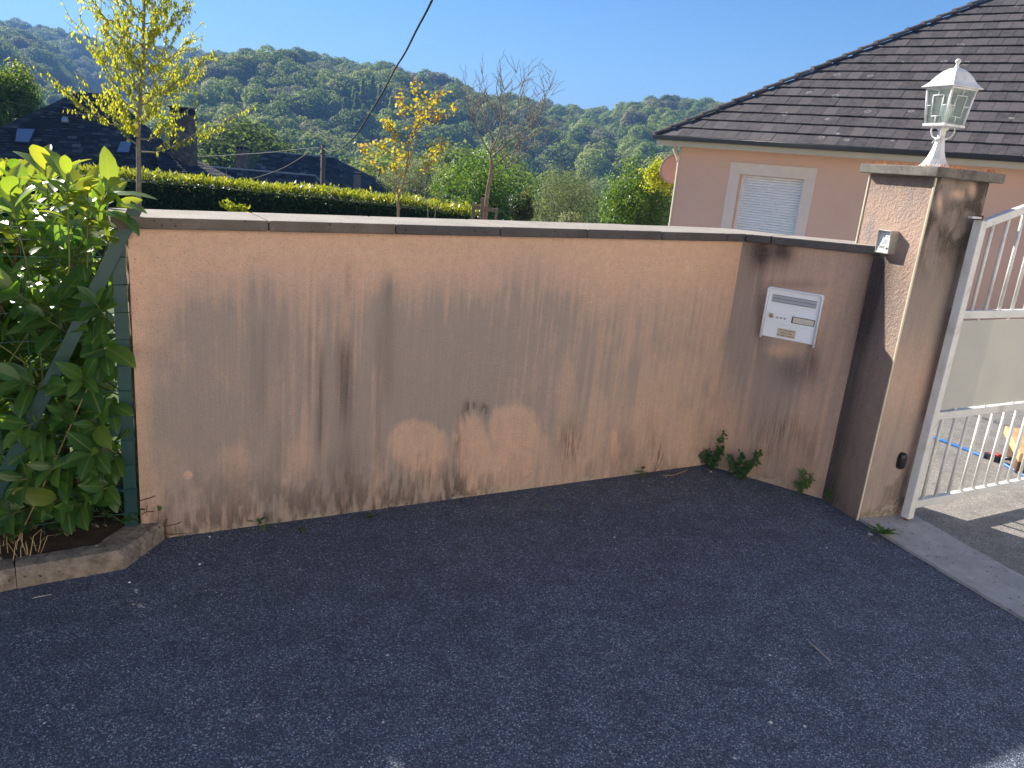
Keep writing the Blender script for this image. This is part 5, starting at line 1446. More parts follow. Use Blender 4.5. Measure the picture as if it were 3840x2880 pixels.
# ------------------------------------------------------------------ slate-roofed houses below the garden
t = NT("slate"); v = t.coord(); r = t.attr("rnd", 'Fac')
c = t.ramp(r, [(0, (.022, .024, .032)), (.7, (.050, .052, .062)), (.93, (.095, .095, .10)), (1, (.20, .19, .18))])
t.base(c); t.rough(.75); t.spec(.3); M_SLATE = t.m
M_UNDER = plain("roof_underlay", (.012, .012, .014), .9, .2)
M_ZINC = plain("zinc_flashing", (.40, .42, .44), .45, .08, 3, metal=.3)
t = NT("rubble_stone"); v = t.coord()
bc = t.voronoi(v, 5.5, out='Color'); bd = t.voronoi(v, 5.5, 'DISTANCE_TO_EDGE')
c = t.ramp(t.sep(bc)[0], [(0, (.11, .075, .055)), (.5, (.17, .12, .09)), (1, (.24, .185, .145))])
t.base(t.mix(t.ramp(bd, [(.02, .8), (.06, 0.0)]), c, (.08, .065, .055))); t.rough(.9); t.bump(bd, .4, .02); M_STONE = t.m
t = NT("skylight_glass"); t.base((.30, .36, .46)); t.rough(.08); t.spec(.8); t.p.inputs['Metallic'].default_value = .55; M_SKYL = t.m
def slates(bl, br, tr_, tl, sw, sh, parent, name="slates", seed=0):
    """courses of single slates over a four-sided roof plane (bottom-left, bottom-right, top-right, top-left)"""
    g = np.random.default_rng(seed); n = (br - bl).cross(tl - bl).normalized()
    if n.z < 0: n = -n
    H_ = ((tl - bl).length + (tr_ - br).length)/2; rows = max(2, int(H_/sh))
    V, R = [], []
    for i in range(rows):
        f0, f1 = i/rows, min(1.0, (i + 1.15)/rows)
        a0, a1 = bl.lerp(tl, f0), br.lerp(tr_, f0); b0, b1 = bl.lerp(tl, f1), br.lerp(tr_, f1)
        m_ = max(1, int((a1 - a0).length/sw)); cuts = np.sort(np.clip((np.arange(m_ + 1) + (i % 2)*.5 + g.normal(0, .12, m_ + 1))/m_, 0, 1)); cuts[0] = 0; cuts[-1] = 1
        for j in range(m_):
            u0, u1 = cuts[j] + .02/m_, cuts[j+1] - .02/m_
            if u1 - u0 < .05/m_: continue
            lift = .035 + g.normal(0, .006); sk = g.normal(0, .006)
            V += [tuple(a0.lerp(a1, u0) + n*(lift + sk)), tuple(a0.lerp(a1, u1) + n*(lift - sk)), tuple(b0.lerp(b1, u1) + n*.008), tuple(b0.lerp(b1, u0) + n*.008)]
            rv = g.random(); R += [rv]*4
    o_ = np.array(world_origin(parent)); k = len(V)
    me = np_mesh(name, np.array(V) - o_, np.arange(k), np.full(k//4, 4), M_SLATE, False, {"rnd": np.array(R)})
    ob = link(name, me, parent); ob["kind"] = "stuff"
    mb = MB(); mb.quad(bl - n*.01, br - n*.01, tr_ - n*.01, tl - n*.01); mb.build("roof_deck", M_UNDER, parent)
    return n
# large roof on the left
el_, er_, rr_, rl_ = at_r(-420, 640, 34), at_r(640, 700, 34), at_r(400, 352, 36.6), at_r(291, 346, 36.6)
er_.z = el_.z = (er_.z + el_.z)/2 - .3
gzc = float(ground_z(np.array([el_.x]), np.array([el_.y]))[0])
sl = empty("slate_house", (el_.x, el_.y, gzc), "old house with big dark slate roof and two skylights beyond the hedge", "house")
n1 = slates(el_, er_, rr_, rl_, .26, .17, sl, seed=1)
bk_l, bk_r = el_ + Vector((0, 6.5, 0)), at_r(820, 690, 39); bk_r.z = er_.z
slates(bk_l, el_, rl_, rl_ + Vector((.05, .05, 0)), .3, .2, sl, seed=2)
slates(bk_r, bk_l, rl_ + Vector((.1, .1, 0)), rr_ + Vector((.1, .1, 0)), .4, .3, sl, seed=3)
# lean-to slope on the right, catching the light
lt = [at_r(612, 672, 33.6), at_r(866, 664, 36.0), at_r(720, 592, 38.2), at_r(568, 556, 35.2)]
slates(lt[0], lt[1], lt[2], lt[3], .26, .16, sl, "lean_to_slates", 4)
slates(er_, bk_r, rr_ + Vector((.05, .05, -.05)), rr_ + Vector((0, 0, -.05)), .3, .2, sl, seed=6)
MB().tube([lt[1] + Vector((.1, 0, -.04)), lt[0] + Vector((0, -.02, -.10))], .05, 6).build("gutter", M_ZINC, sl)
mb = MB(); base = [el_ + Vector((.4, .4, 0)), er_ + Vector((-.4, .4, 0)), bk_r + Vector((-.4, -.4, 0)), bk_l + Vector((.4, -.4, 0))]
mb.loft([[Vector((p.x, p.y, gzc - 1)) for p in base], [Vector((p.x, p.y, er_.z - .1)) for p in base]]).build("stone_walls", M_STONE, sl)
def roof_patch(pxs, p, n, o0, o1):
    a = [on_plane(x, y, p + n*o0, n) for x, y in pxs]; return a, [q + n*(o1 - o0) for q in a]
for quad in (((61, 485), (138, 489), (112, 546), (52, 542)), ((450, 534), (497, 536), (485, 582), (431, 580))):
    a, b = roof_patch(quad, el_, n1, .02, .14)
    f = MB().loft([a, b]).build("skylight", M_GUT, sl)
    c = sum(b, Vector((0, 0, 0)))/4
    MB().quad(*[c + (q - c)*.84 + n1*.006 for q in b]).build("pane", M_SKYL, f)
a, b = roof_patch(((232, 452), (258, 455), (255, 460), (228, 458)), el_, n1, .02, .05)
MB().loft([a, b]).build("vent_flange", M_ZINC, sl)
vc = on_plane(244, 450, el_ + n1*.12, n1)
MB().loft([[vc + Vector((.13*r*cos(q*pi/6), .13*r*sin(q*pi/6), z)) for q in range(12)] for r, z in ((1, -.1), (1, 0), (.7, .1), (.1, .14))]).build("roof_vent", M_ZINC, sl, True)
def chimney(x0, x1, yt, yb, r, house_, parent, cap_=True, mat=None):
    a = at_r(x0, yt, r); b = at_r(x1, yt, r); w_ = (b - a).length; c = (a + b)/2; zt = c.z; zb__ = at_r((x0 + x1)/2, yb, r).z - 1.2
    hw = w_/2*.95
    o = MB().box((c.x, c.y, (zt + zb__)/2), (hw, 0, 0), (0, hw*.8, 0), Z*((zt - zb__)/2)).build("chimney", mat or M_STONE, parent, bevel=.02)
    if cap_:
        for sx in (-.85, 0, .85): MB().box((c.x + hw*sx, c.y, zt + hw*.28), (hw*.10, 0, 0), (0, hw*.6, 0), Z*hw*.28).build("cap_pier", M_UNDER, o)
        MB().box((c.x, c.y, zt + hw*.62), (hw*1.08, 0, 0), (0, hw*.9, 0), Z*hw*.07).build("cap_slab", M_STONE, o)
chimney(641, 730, 430, 650, 36.3, None, sl)

# second house with a steep slate roof and a long low wing
h2l, h2r = at_r(993, 570, 57), at_r(1250, 592, 57)
h2b_l, h2b_r = at_r(900, 740, 54.8), at_r(1345, 740, 54.8)
zg2 = float(ground_z(np.array([h2l.x]), np.array([h2l.y]))[0])
s2 = empty("slate_cottage", (h2l.x, h2l.y, zg2), "dark slate cottage with a low wing and two tall chimneys, behind the utility pole", "house")
k_l, k_r = at_r(958, 620, 56.2), at_r(1292, 652, 56.0)
slates(k_l, k_r, h2r, h2l, .34, .20, s2, seed=11)
slates(h2b_l, h2b_r, k_r, k_l, .34, .20, s2, seed=12)
slates(h2b_r, h2b_r + Vector((2.0, 9, 0)), h2r + Vector((.02, .05, 0)), h2r, .4, .3, s2, seed=13)
slates(k_l + Vector((-1.2, 6, -1)), k_l, h2l, h2l + Vector((0, .1, 0)), .4, .3, s2, seed=14)
slates(h2b_r + Vector((2.0, 9, 0)), h2b_l + Vector((0, 9, 0)), h2l + Vector((0, .1, 0)), h2r + Vector((.02, .1, 0)), .5, .4, s2, seed=15)
w_l, w_r = at_r(790, 630, 47), at_r(1183, 662, 47); wb_l, wb_r = at_r(760, 760, 45.6), at_r(1262, 760, 45.6)
slates(wb_l, wb_r, w_r, w_l, .32, .19, s2, "wing_slates", 16)
slates(wb_l + Vector((0, 7, 0)), wb_r + Vector((0, 7, 0)), w_r + Vector((0, .1, 0)), w_l + Vector((0, .1, 0)), .5, .4, s2, "wing_slates", 17)
slates(wb_r, wb_r + Vector((0, 7, 0)), w_r + Vector((0, .1, 0)), w_r, .4, .3, s2, "wing_slates", 18)
MB().tube([w_l + Z*.06, w_r + Z*.06, w_r.lerp(wb_r, .35) + Z*.06], .045, 6).build("ridge_flashing", M_ZINC, s2)
MB().tube([h2l + Z*.05, h2r + Z*.05], .035, 6).build("ridge_flashing", M_ZINC, s2)
mb = MB(); base = [h2b_l, h2b_r, h2b_r + Vector((0, 8, 0)), h2b_l + Vector((0, 8, 0))]
mb.loft([[Vector((p.x, p.y, zg2 - 3)) for p in base], [p + Vector((0, .3, -.05)) for p in base]]).build("stone_walls", M_STONE, s2)
chimney(886, 926, 560, 640, 49, None, s2); chimney(1329, 1354, 655, 740, 54, None, s2, mat=plain("grey_render", (.22, .17, .14), .9, .15))

# ------------------------------------------------------------------ utility poles and cables
t = NT("pole_wood"); v = t.coord('Object', (8, 8, .8)); t.base(t.ramp(t.noise(v, 4, 5), [(.3, (.10, .072, .055)), (.7, (.19, .14, .11))])); t.rough(.9); M_POLE = t.m
M_CABLE = plain("cable_sheath", (.018, .02, .026), .7, .2, spec=.25)
def pole(x, ytop, r, rad, label):
    p = at_r(x, ytop, r); zg = float(ground_z(np.array([p.x]), np.array([p.y]))[0])
    e = empty("utility_pole", (p.x, p.y, zg), label, "pole", "wooden utility poles")
    MB().tube([Vector((p.x + (p.z - zg)*.012, p.y, zg - .3)), p], [rad*1.15, rad], 14).build("shaft", M_POLE, e, True)
    MB().tube([p + Vector((-rad*.4, -rad, -.25)), p + Vector((-rad*.4, -rad - .12, -.25))], .02, 8).build("hook", M_GUT, e)
    return p
p1 = pole(1212, 543, 24, .063, "stout wooden utility pole rising behind the hedge")
p2 = pole(1421, 630, 62, .085, "distant wooden utility pole beyond the cottage chimney")
def bundle(pts, n, rad, pitch, label, strands=3, sr=None):
    q = polyline(pts, n); sr = sr or rad*.6
    L = 0; acc = [0]
    for i in range(1, len(q)): L += (q[i] - q[i-1]).length; acc.append(L)
    m_ = max(40, int(L/pitch*10)); mb = MB()
    import bisect
    for k in range(strands):
        out = []
        for j in range(m_ + 1):
            s = L*j/m_; i = min(len(q) - 2, max(0, bisect.bisect_right(acc, s) - 1)); f = (s - acc[i])/max(1e-9, acc[i+1] - acc[i])
            c = q[i].lerp(q[i+1], f); tg = (q[i+1] - q[i]).normalized(); a = tg.orthogonal().normalized(); b = tg.cross(a)
            an = 2*pi*(s/pitch + k/strands); out.append(c + (a*cos(an) + b*sin(an))*(rad - sr))
        mb.tube(out, sr, 5)
    o = mb.build("power_cable", M_CABLE, None, True); tag(o, label, "cable", "overhead cables")
bundle([at_r(1206, 549, 23.8), at_r(1218, 560, 23.6), at_r(1235, 568, 23.0), at_r(1279, 556, 21.5), at_r(1332, 510, 19.6), at_r(1385, 428, 17.6), at_r(1438, 341, 15.8), at_r(1481, 259, 14.4), at_r(1520, 196, 13.4), at_r(1563, 110, 12.2), at_r(1620, 0, 11), at_r(1720, -240, 9.4)], 8, .017, .34, "twisted overhead cable rising from the stout pole into the sky")
bundle([at_r(1200, 553, 24), at_r(1120, 560, 27), at_r(1010, 572, 31), at_r(900, 579, 36), at_r(780, 586, 42), at_r(600, 590, 50)], 6, .016, .5, "twisted cable running from the stout pole past the stone chimney", 3)
def wire(pts, rad, label):
    o = MB().tube(polyline(pts, 8), rad, 5).build("telephone_wire", M_CABLE, None, True); tag(o, label, "wire", "overhead cables")
wire([at_r(1160, 573, 24.2), at_r(1040, 640, 30), at_r(890, 688, 40)], .018, "thin guy wire slanting down from the stout pole to the low wing")
wire([at_r(0, 375, 22), at_r(150, 412, 24), at_r(350, 462, 27), at_r(560, 505, 30)], .010, "thin telephone wire crossing the big slate roof")
wire([at_r(0, 540, 24), at_r(300, 580, 26), at_r(640, 620, 29)], .007, "lower thin wire crossing before the big slate roof")

# ------------------------------------------------------------------ woods on the hills: one mass of trees per hill
M_WOOD = NT("woodland_leaf"); t = M_WOOD
inf = t.new("ShaderNodeObjectInfo"); rr = t.attr("rnd", 'Fac')
c = t.ramp(inf.outputs['Random'], [(0, (.045, .10, .035)), (.18, (.11, .19, .05)), (.45, (.27, .36, .08)), (.78, (.46, .50, .12)), (.9, (.34, .30, .17)), (1, (.36, .28, .20))])
c = t.mix(t.math('MULTIPLY', rr, .5), c, (.16, .19, .05), 'MIX'); t.base(c); t.rough(.7); t.spec(.2)
tr = t.new("ShaderNodeBsdfTranslucent"); t.lk(t.mix(.5, c, (.35, .45, .06)), tr.inputs[0])
mx = t.new("ShaderNodeMixShader"); mx.inputs[0].default_value = .45; t.lk(t.p.outputs[0], mx.inputs[1]); t.lk(tr.outputs[0], mx.inputs[2]); t.lk(mx.outputs[0], t.out.inputs[0])
M_WOOD = t.m
protos = bpy.data.collections.new("wood_prototypes")
def proto(i):
    g = RNG
    if i < 6 or i > 7:                                             # broadleaf crown: lobes with leaf clumps
        lob = 10 + i; n = 5200 if i < 6 else 22000
        c = unit(g.normal(size=(lob, 3)))*g.random((lob, 1))**.4*np.array([.62, .62, .5]) + np.array([0, 0, .95]); c[0] = (0, 0, 1.1)
        rad = g.uniform(.28, .5, lob); pk = g.choice(lob, n, p=rad**2/np.sum(rad**2)); u = unit(g.normal(size=(n, 3)) + np.array([0, 0, .25]))
        P = c[pk] + u*(rad[pk]*g.uniform(.82, 1.12, n))[:, None]*np.array([1, 1, .9]); ls = .095 if i < 6 else .045
    else:                                                 # conifer: tiers
        n = 3000; z = g.random(n)**.9; an = g.uniform(0, 2*pi, n); r_ = (1 - z)*.42*(.75 + .35*np.sin(z*40)) + .02
        P = np.stack([np.cos(an)*r_, np.sin(an)*r_, .15 + z*2.0], -1); u = unit(np.stack([np.cos(an), np.sin(an), np.full(n, -.1)], -1)); ls = .085
    d = rvec(len(P)); d = unit(d - u*(np.sum(d*u, 1, keepdims=True)*.8))
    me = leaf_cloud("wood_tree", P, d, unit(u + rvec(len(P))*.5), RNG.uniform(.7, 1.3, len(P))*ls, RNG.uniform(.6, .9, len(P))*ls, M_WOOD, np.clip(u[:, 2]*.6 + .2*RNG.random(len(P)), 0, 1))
    o = bpy.data.objects.new("wood_tree_%d" % i, me); protos.objects.link(o)
for i in range(10): proto(i)
def forest(name, label, tab, R0, R1, th0, th1, spacing, size, seed, conf=.12, zmin=-40):
    g = np.random.default_rng(seed); pts = []
    r = R0
    ths_, rs_ = [], []
    while r < R1 + spacing*2:
        m_ = int((th1 - th0)*r/spacing); a = th0 + (np.arange(m_) + g.random(m_))*(th1 - th0)/m_
        ths_.append(a); rs_.append(r + g.normal(0, spacing*.35, m_)); r += spacing*.8
    th = np.concatenate(ths_); rr = np.concatenate(rs_); x, y = rr*np.sin(th), rr*np.cos(th); z = ground_z(x, y)
    if tab is not None:
        own = hill_h(th, rr, tab, R0, R1, 8); keep = z < own + 25
        for q in HILLS:
            if q[0] is not tab and q[2] < R1: keep &= z >= hill_h(th, rr, q[0], q[1], q[2], q[3]) - 1e6
    else: keep = np.ones(len(x), bool)
    keep &= z > zmin
    x, y, z = x[keep], y[keep], z[keep]; N = len(x)
    big = fbm(x/45 + 9, y/45 + 9, 3, seed); sc = size*np.clip(g.normal(1, .3, N), .45, 1.6)*(.75 + .5*big)
    con = (fbm(x/60 + 70, y/60 + 20, 2, seed + 9) > .70) & (rr[keep] < R1*.72)
    var = np.where(con, g.integers(6, 8, N), g.integers(0, 6, N)) if tab is not None else g.integers(8, 10, N)
    me = bpy.data.meshes.new(name); me.vertices.add(N); me.vertices.foreach_set("co", np.stack([x, y, z - sc*.12], -1).astype(np.float32).ravel())
    for k_, a_, ty in (("var", var.astype(np.int32), 'INT'), ("scl", (sc*np.where(con, .85, 1)).astype(np.float32), 'FLOAT'), ("rot", g.uniform(0, 6.28, N).astype(np.float32), 'FLOAT')):
        at = me.attributes.new(k_, ty, 'POINT'); at.data.foreach_set("value", a_)
    me.update(); ob = link(name, me); ob["kind"] = "stuff"; tag(ob, label, "woodland")
    ng = bpy.data.node_groups.new(name, 'GeometryNodeTree')
    ng.interface.new_socket("Geometry", in_out='INPUT', socket_type='NodeSocketGeometry'); ng.interface.new_socket("Geometry", in_out='OUTPUT', socket_type='NodeSocketGeometry')
    gi, go = ng.nodes.new("NodeGroupInput"), ng.nodes.new("NodeGroupOutput")
    ip_ = ng.nodes.new("GeometryNodeInstanceOnPoints"); ci = ng.nodes.new("GeometryNodeCollectionInfo")
    ci.inputs['Collection'].default_value = protos; ci.inputs['Separate Children'].default_value = True; ci.inputs['Reset Children'].default_value = True
    ip_.inputs['Pick Instance'].default_value = True
    def na(nm, ty):
        q = ng.nodes.new("GeometryNodeInputNamedAttribute"); q.data_type = ty; q.inputs['Name'].default_value = nm; return q.outputs['Attribute']
    L = ng.links.new
    L(gi.outputs[0], ip_.inputs['Points']); L(ci.outputs[0], ip_.inputs['Instance']); L(na("var", 'INT'), ip_.inputs['Instance Index'])
    cx = ng.nodes.new("ShaderNodeCombineXYZ"); L(na("rot", 'FLOAT'), cx.inputs[2]); L(cx.outputs[0], ip_.inputs['Rotation'])
    cs_ = ng.nodes.new("ShaderNodeCombineXYZ"); s_at = na("scl", 'FLOAT')
    for q in range(3): L(s_at, cs_.inputs[q])
    L(cs_.outputs[0], ip_.inputs['Scale']); L(ip_.outputs[0], go.inputs[0])
    md = ob.modifiers.new("woods", 'NODES'); md.node_group = ng
    return N
nA = forest("hillside_woods", "mixed spring woodland covering the nearer hillside", T_MAIN, 175, 520, T_MAIN[0, 0] - .02, .58, 7.4, 6.6, 31)
nB = forest("left_hillside_woods", "pale green woodland on the hillside left of the slate roof", T_NEARL, 300, 640, -.75, T_NEARL[-1, 0] + .03, 8.5, 7.5, 32)
nC = forest("far_ridge_woods", "blue hazy woodland on the far ridge", T_FAR, 570, 980, -.75, -.10, 10, 8.5, 33)
nD = forest("valley_woods", "pale treetops filling the valley below the houses", None, 80, 172, -.62, .36, 9.5, 6.5, 34, .03)

# ------------------------------------------------------------------ weeds, litter and moss
M_WEED = leaf_mat("weed_leaf", [(0, (.022, .07, .025)), (.5, (.045, .12, .03)), (1, (.15, .22, .04))], [(0, (.08, .2, .02)), (.5, (.2, .38, .03)), (1, (.5, .55, .05))], .35, .5)
M_DRY = plain("dry_stem", (.32, .24, .13), .8, .2, 40)
M_REDST = plain("reddish_stem", (.11, .05, .035), .7, .2, 40)
T_WEED = (np.array([(0, 0, 0), (.18, .30, .03), (.34, .24, .0), (.52, .46, .03), (.66, .26, -.02), (.82, .22, -.03), (1, 0, -.1), (.82, -.22, -.03), (.66, -.26, -.02), (.52, -.46, .03), (.34, -.24, 0), (.18, -.30, .03)]), [tuple(range(12))])
def weed(pos, label, stems_, group, size=.03, height=.06, spread=.05, n_leaf=6, flat=False, rmu=.4, name="weed", cat="weed"):
    e = empty(name, (pos.x, pos.y, pos.z), label, cat, group)
    lines, P, D, Nn, L_ = [], [], [], [], []
    for k in range(stems_):
        an = RNG.uniform(0, 2*pi); tip = pos + Vector((cos(an)*spread*RNG.uniform(.2, 1), sin(an)*spread*RNG.uniform(.2, 1), height*RNG.uniform(.5, 1)))
        if (tip - A).dot(NF) < .012 and name == "weed": tip = tip + NF*(.015 - (tip - A).dot(NF))
        md = pos.lerp(tip, .5) + Z*height*.12; lines.append(([pos, md, tip], [.0014, .0012, .0008]))
        for j in range(n_leaf):
            f = RNG.uniform(.25, 1.0); q = pos.lerp(tip, f) + Z*height*.1*sin(pi*f); a2 = RNG.uniform(0, 2*pi)
            P.append(tuple(q)); D.append((cos(a2), sin(a2), RNG.uniform(-.2, .4))); Nn.append((RNG.normal()*.3, RNG.normal()*.3, 1)); L_.append(size*RNG.uniform(.55, 1.15))
    if flat:
        P, D, Nn, L_ = [], [], [], []
        for k in range(stems_*n_leaf):
            a2 = k*2.4; up_ = RNG.uniform(.15, .9); P.append(tuple(pos + Z*.004)); D.append((cos(a2), sin(a2), up_)); Nn.append((-cos(a2)*up_, -sin(a2)*up_, 1)); L_.append(size*RNG.uniform(.7, 1.3))
    L_ = np.array(L_)
    me = leaf_cloud("leaves", np.array(P), np.array(D), np.array(Nn), L_, L_*(.28 if flat else .8), M_WEED, np.clip(RNG.normal(rmu, .15, len(P)), 0, 1), T_WEED, e.location)
    link("leaves", me, e)
    if not flat: branches_mb(lines, 4).build("stems", M_GSTEM, e)
    return e
WG = "weeds growing along the wall foot"
def wf(x, y, o=.015): p = at_z(x, y, 0); return Vector((p.x, p.y, 0)) + NF*o
weed(wf(985, 1984), "five-leaved weed at the foot of the long wall face", 5, WG, .034, .085, .05, 2, rmu=.3)
weed(wf(1133, 1988), "tiny weed in the asphalt beside the five-leaved weed", 4, WG, .018, .03, .02, 3)
weed(wf(1380, 1940), "faint grassy weed at the wall foot below the dark streak", 6, WG, .02, .03, .03, 3, rmu=.15)
weed(wf(2405, 1783), "pale green dock leaf at the wall foot left of the corner", 4, WG, .045, .05, .03, 2, rmu=.6)
weed(wf(2040, 1905), "single tiny seedling alone on the asphalt", 3, WG, .016, .02, .012, 2)
def climb(base, tips, label, size=.026, rmu=.18, wn=NF2):
    """bushy weed whose stems lean up against the wall"""
    e = empty("corner_weed", tuple(base), label, "weed", WG); lines, P, D, Nn, L_ = [], [], [], [], []
    for (x, y) in tips:
        tp_ = on_plane(x, y, B + wn*.03, wn); q = polyline([base, base.lerp(tp_, .5) + wn*.03, tp_], 8); lines.append((q, list(np.linspace(.002, .001, len(q)))))
        for i, c in enumerate(q[2:]):
            for _ in range(4):
                P.append(tuple(c + Vector(RNG.normal(size=3)*.007))); a = Vector(RNG.normal(size=3)); a = (a - wn*a.dot(wn) + wn*.5).normalized(); D.append(tuple(a)); Nn.append(tuple(wn + Z*.5 + Vector(RNG.normal(size=3)*.3))); L_.append(size*RNG.uniform(.6, 1.15))
    L_ = np.array(L_); me = leaf_cloud("leaves", np.array(P), np.array(D), np.array(Nn), L_, L_*.75, M_WEED, np.clip(RNG.normal(rmu, .12, len(P)), 0, 1), T_WEED, e.location); link("leaves", me, e)
    branches_mb(lines, 4).build("stems", M_GSTEM, e)
b_ = at_z(2672, 1750, 0); climb(Vector((b_.x, b_.y, 0)), [(2620, 1672), (2655, 1690), (2718, 1625), (2712, 1680), (2690, 1700)], "tall dark nettle in the bend of the wall")
b_ = at_z(2775, 1790, 0); climb(Vector((b_.x, b_.y, 0)) , [(2740, 1705), (2780, 1700), (2850, 1690), (2840, 1720), (2800, 1740), (2765, 1740)], "spreading dark nettle at the foot of the short wall face")
b_ = at_z(3022, 1838, 0); climb(Vector((b_.x, b_.y, 0)), [(3015, 1765), (3040, 1790), (2985, 1800)], "yellowing small weed below the letterbox", .022, .55)
b_ = at_z(3122, 1872, 0); climb(Vector((b_.x, b_.y, 0)), [(3125, 1838), (3110, 1845)], "small green sprout where wall and pillar meet", .018, .4)
b_ = at_z(3205, 1940, 0); climb(Vector((b_.x, b_.y, 0)), [(3208, 1925), (3198, 1930)], "tiny sprout against the cream corner bead", .014, .5)
b_ = at_z(3312, 2006, .015); dnd = weed(Vector((b_.x, b_.y, .015)), "dandelion rosette on the concrete beside the pillar foot", 4, WG, .075, .05, .05, 6, True, .45, "dandelion", "weed")
b_ = at_z(3262, 2010, .01); e = empty("daisy", (b_.x, b_.y, 0.005), "single fallen white daisy on the asphalt by the dandelion", "flower")
tp_ = at_z(3256, 1950, .02)
MB().tube([b_ + Z*.004, b_.lerp(tp_, .5) + Z*.01, tp_], .0012, 5).build("stalk", M_DRY, e)
fl = MB(); 
for k in range(10):
    a = 2*pi*k/10; fl.quad(b_ + Z*.008, b_ + Vector((.011*cos(a - .25), .011*sin(a - .25), .010)), b_ + Vector((.013*cos(a), .013*sin(a), .011)), b_ + Vector((.011*cos(a + .25), .011*sin(a + .25), .010)))
fl.build("petals", plain("daisy_white", (.75, .75, .70), .6), e)
# planting bed ground cover: strawberry-like leaves and dry grass
BG = "ground cover plants in the laurel bed"
for (x, y, n_, s_, lab) in ((395, 1905, 15, .065, "deep green geranium clump above the middle kerb stone"), (470, 1850, 11, .05, "geranium clump against the fence post"), (250, 1985, 11, .05, "small ivy clump behind the middle kerb stone"), (130, 1960, 12, .055, "wild strawberry clump in the laurel bed"), (480, 1950, 6, .04, "leafy sprig hanging over the angled kerb stone"), (40, 2010, 11, .05, "herb clump beside the dry grass")):
    p = at_z(x, y, .10); p = Vector((p.x, p.y, .07)); weed(p, lab, n_, BG, s_, .13, .12, 4, rmu=.2, name="bed_plant", cat="plant")
gp = at_z(90, 2060, .08); gp = Vector((gp.x, gp.y, .06)); e = empty("dry_grass_tuft", tuple(gp), "tuft of dry straw-coloured grass behind the kerb", "grass")
lines = []
for k in range(20):
    a = RNG.uniform(0, 2*pi); L = RNG.uniform(.05, .17); tl_ = RNG.uniform(.2, .9); b0 = gp + Vector(RNG.normal(size=3)*.05); b0.z = .06
    lines.append(([b0, b0 + Vector((cos(a)*L*.4*tl_, sin(a)*L*.4*tl_, L*.6)), b0 + Vector((cos(a)*L*tl_, sin(a)*L*tl_, L*.75))], [.0018, .0014, .0006]))
branches_mb(lines, 3).build("blades", M_DRY, e)
stl = [([at_z(65, 2030, .09), fpn(200, 1740, .02), fpn(330, 1450, .01)], [.003, .0025, .002])]
o = branches_mb(stl, 6).build("dry_reed", M_DRY, None, True); tag(o, "long dry reed leaning against the wire fence", "reed")
# creeping stems at the left end of the wall
vine = empty("creeper", tuple(A + NF*.01 + Z*.05), "reddish creeper stems at the left end of the wall", "creeper")
def wp(x, y, o=.008): return on_plane(x, y, A + NF*o, NF)
for pts, r_ in (([(625, 2020), (618, 1975), (626, 1945)], .004), ([(525, 1878), (560, 1868), (582, 1860)], .0018), ([(530, 1932), (548, 1920), (578, 1919)], .0018), ([(548, 1920), (553, 1893)], .0012), ([(620, 1975), (650, 1968), (672, 1962), (680, 1955)], .0016), ([(590, 1974), (594, 1940), (592, 1908)], .0012), ([(620, 2004), (660, 2003), (690, 2000), (705, 2006)], .0016)):
    MB().tube(polyline([wp(*p) for p in pts], 4), r_, 5).build("stem", M_REDST, vine, True)
me = leaf_cloud("leaf", np.array([tuple(wp(592, 1908))]*4), np.array([(.6, .3, .6), (.9, .4, .1), (.5, .2, -.5), (.1, 0, 1)]), np.tile([tuple(NF)], (4, 1)), .018, .012, M_WEED, np.array([.5, .5, .5, .5]), T_WEED, vine.location); link("leaves", me, vine)
# dead stalks left of the bend
e = empty("dead_stalks", tuple(at_z(2452, 1778, 0)), "dry brown stalks standing at the wall foot left of the bend", "stalk")
b0 = at_z(2450, 1778, 0)
for tpx in ((2478, 1665), (2488, 1700), (2470, 1690)): MB().tube([b0, b0.lerp(on_plane(*tpx, A + NF*.03, NF), .6) + NF*.01, on_plane(*tpx, A + NF*.03, NF)], .0016, 5).build("stalk", M_REDST, e)
MB().tube(polyline([at_z(2485, 1783, .01), at_z(2530, 1780, .012), at_z(2578, 1762, .02)], 5), .0025, 5).build("fallen_stem", M_DRY, e, True)
# twigs and straws on the asphalt
M_TWIG = plain("bleached_twig", (.34, .31, .29), .8, .15, 40)
def twig(pts, r_, label):
    o = MB().tube(polyline([at_z(x, y, .006) for x, y in pts], 6), [r_*1.2] + [r_]*(6*(len(pts) - 1) - 1) + [r_*.7], 6).build("twig", M_TWIG, None, True); tag(o, label, "twig", "twigs lying on the asphalt")
twig([(3035, 2408), (3062, 2432), (3092, 2460), (3116, 2480)], .0040, "bleached twig lying alone on the open asphalt")
twig([(3040, 2412), (3060, 2426), (3080, 2444)], .0022, "short thin twig touching the bleached twig")
twig([(122, 2243), (155, 2236), (196, 2228)], .0018, "dry straw on the asphalt below the kerb")
twig([(2688, 2040), (2700, 2056), (2710, 2068)], .001, "tiny straw on the asphalt below the bend of the wall")
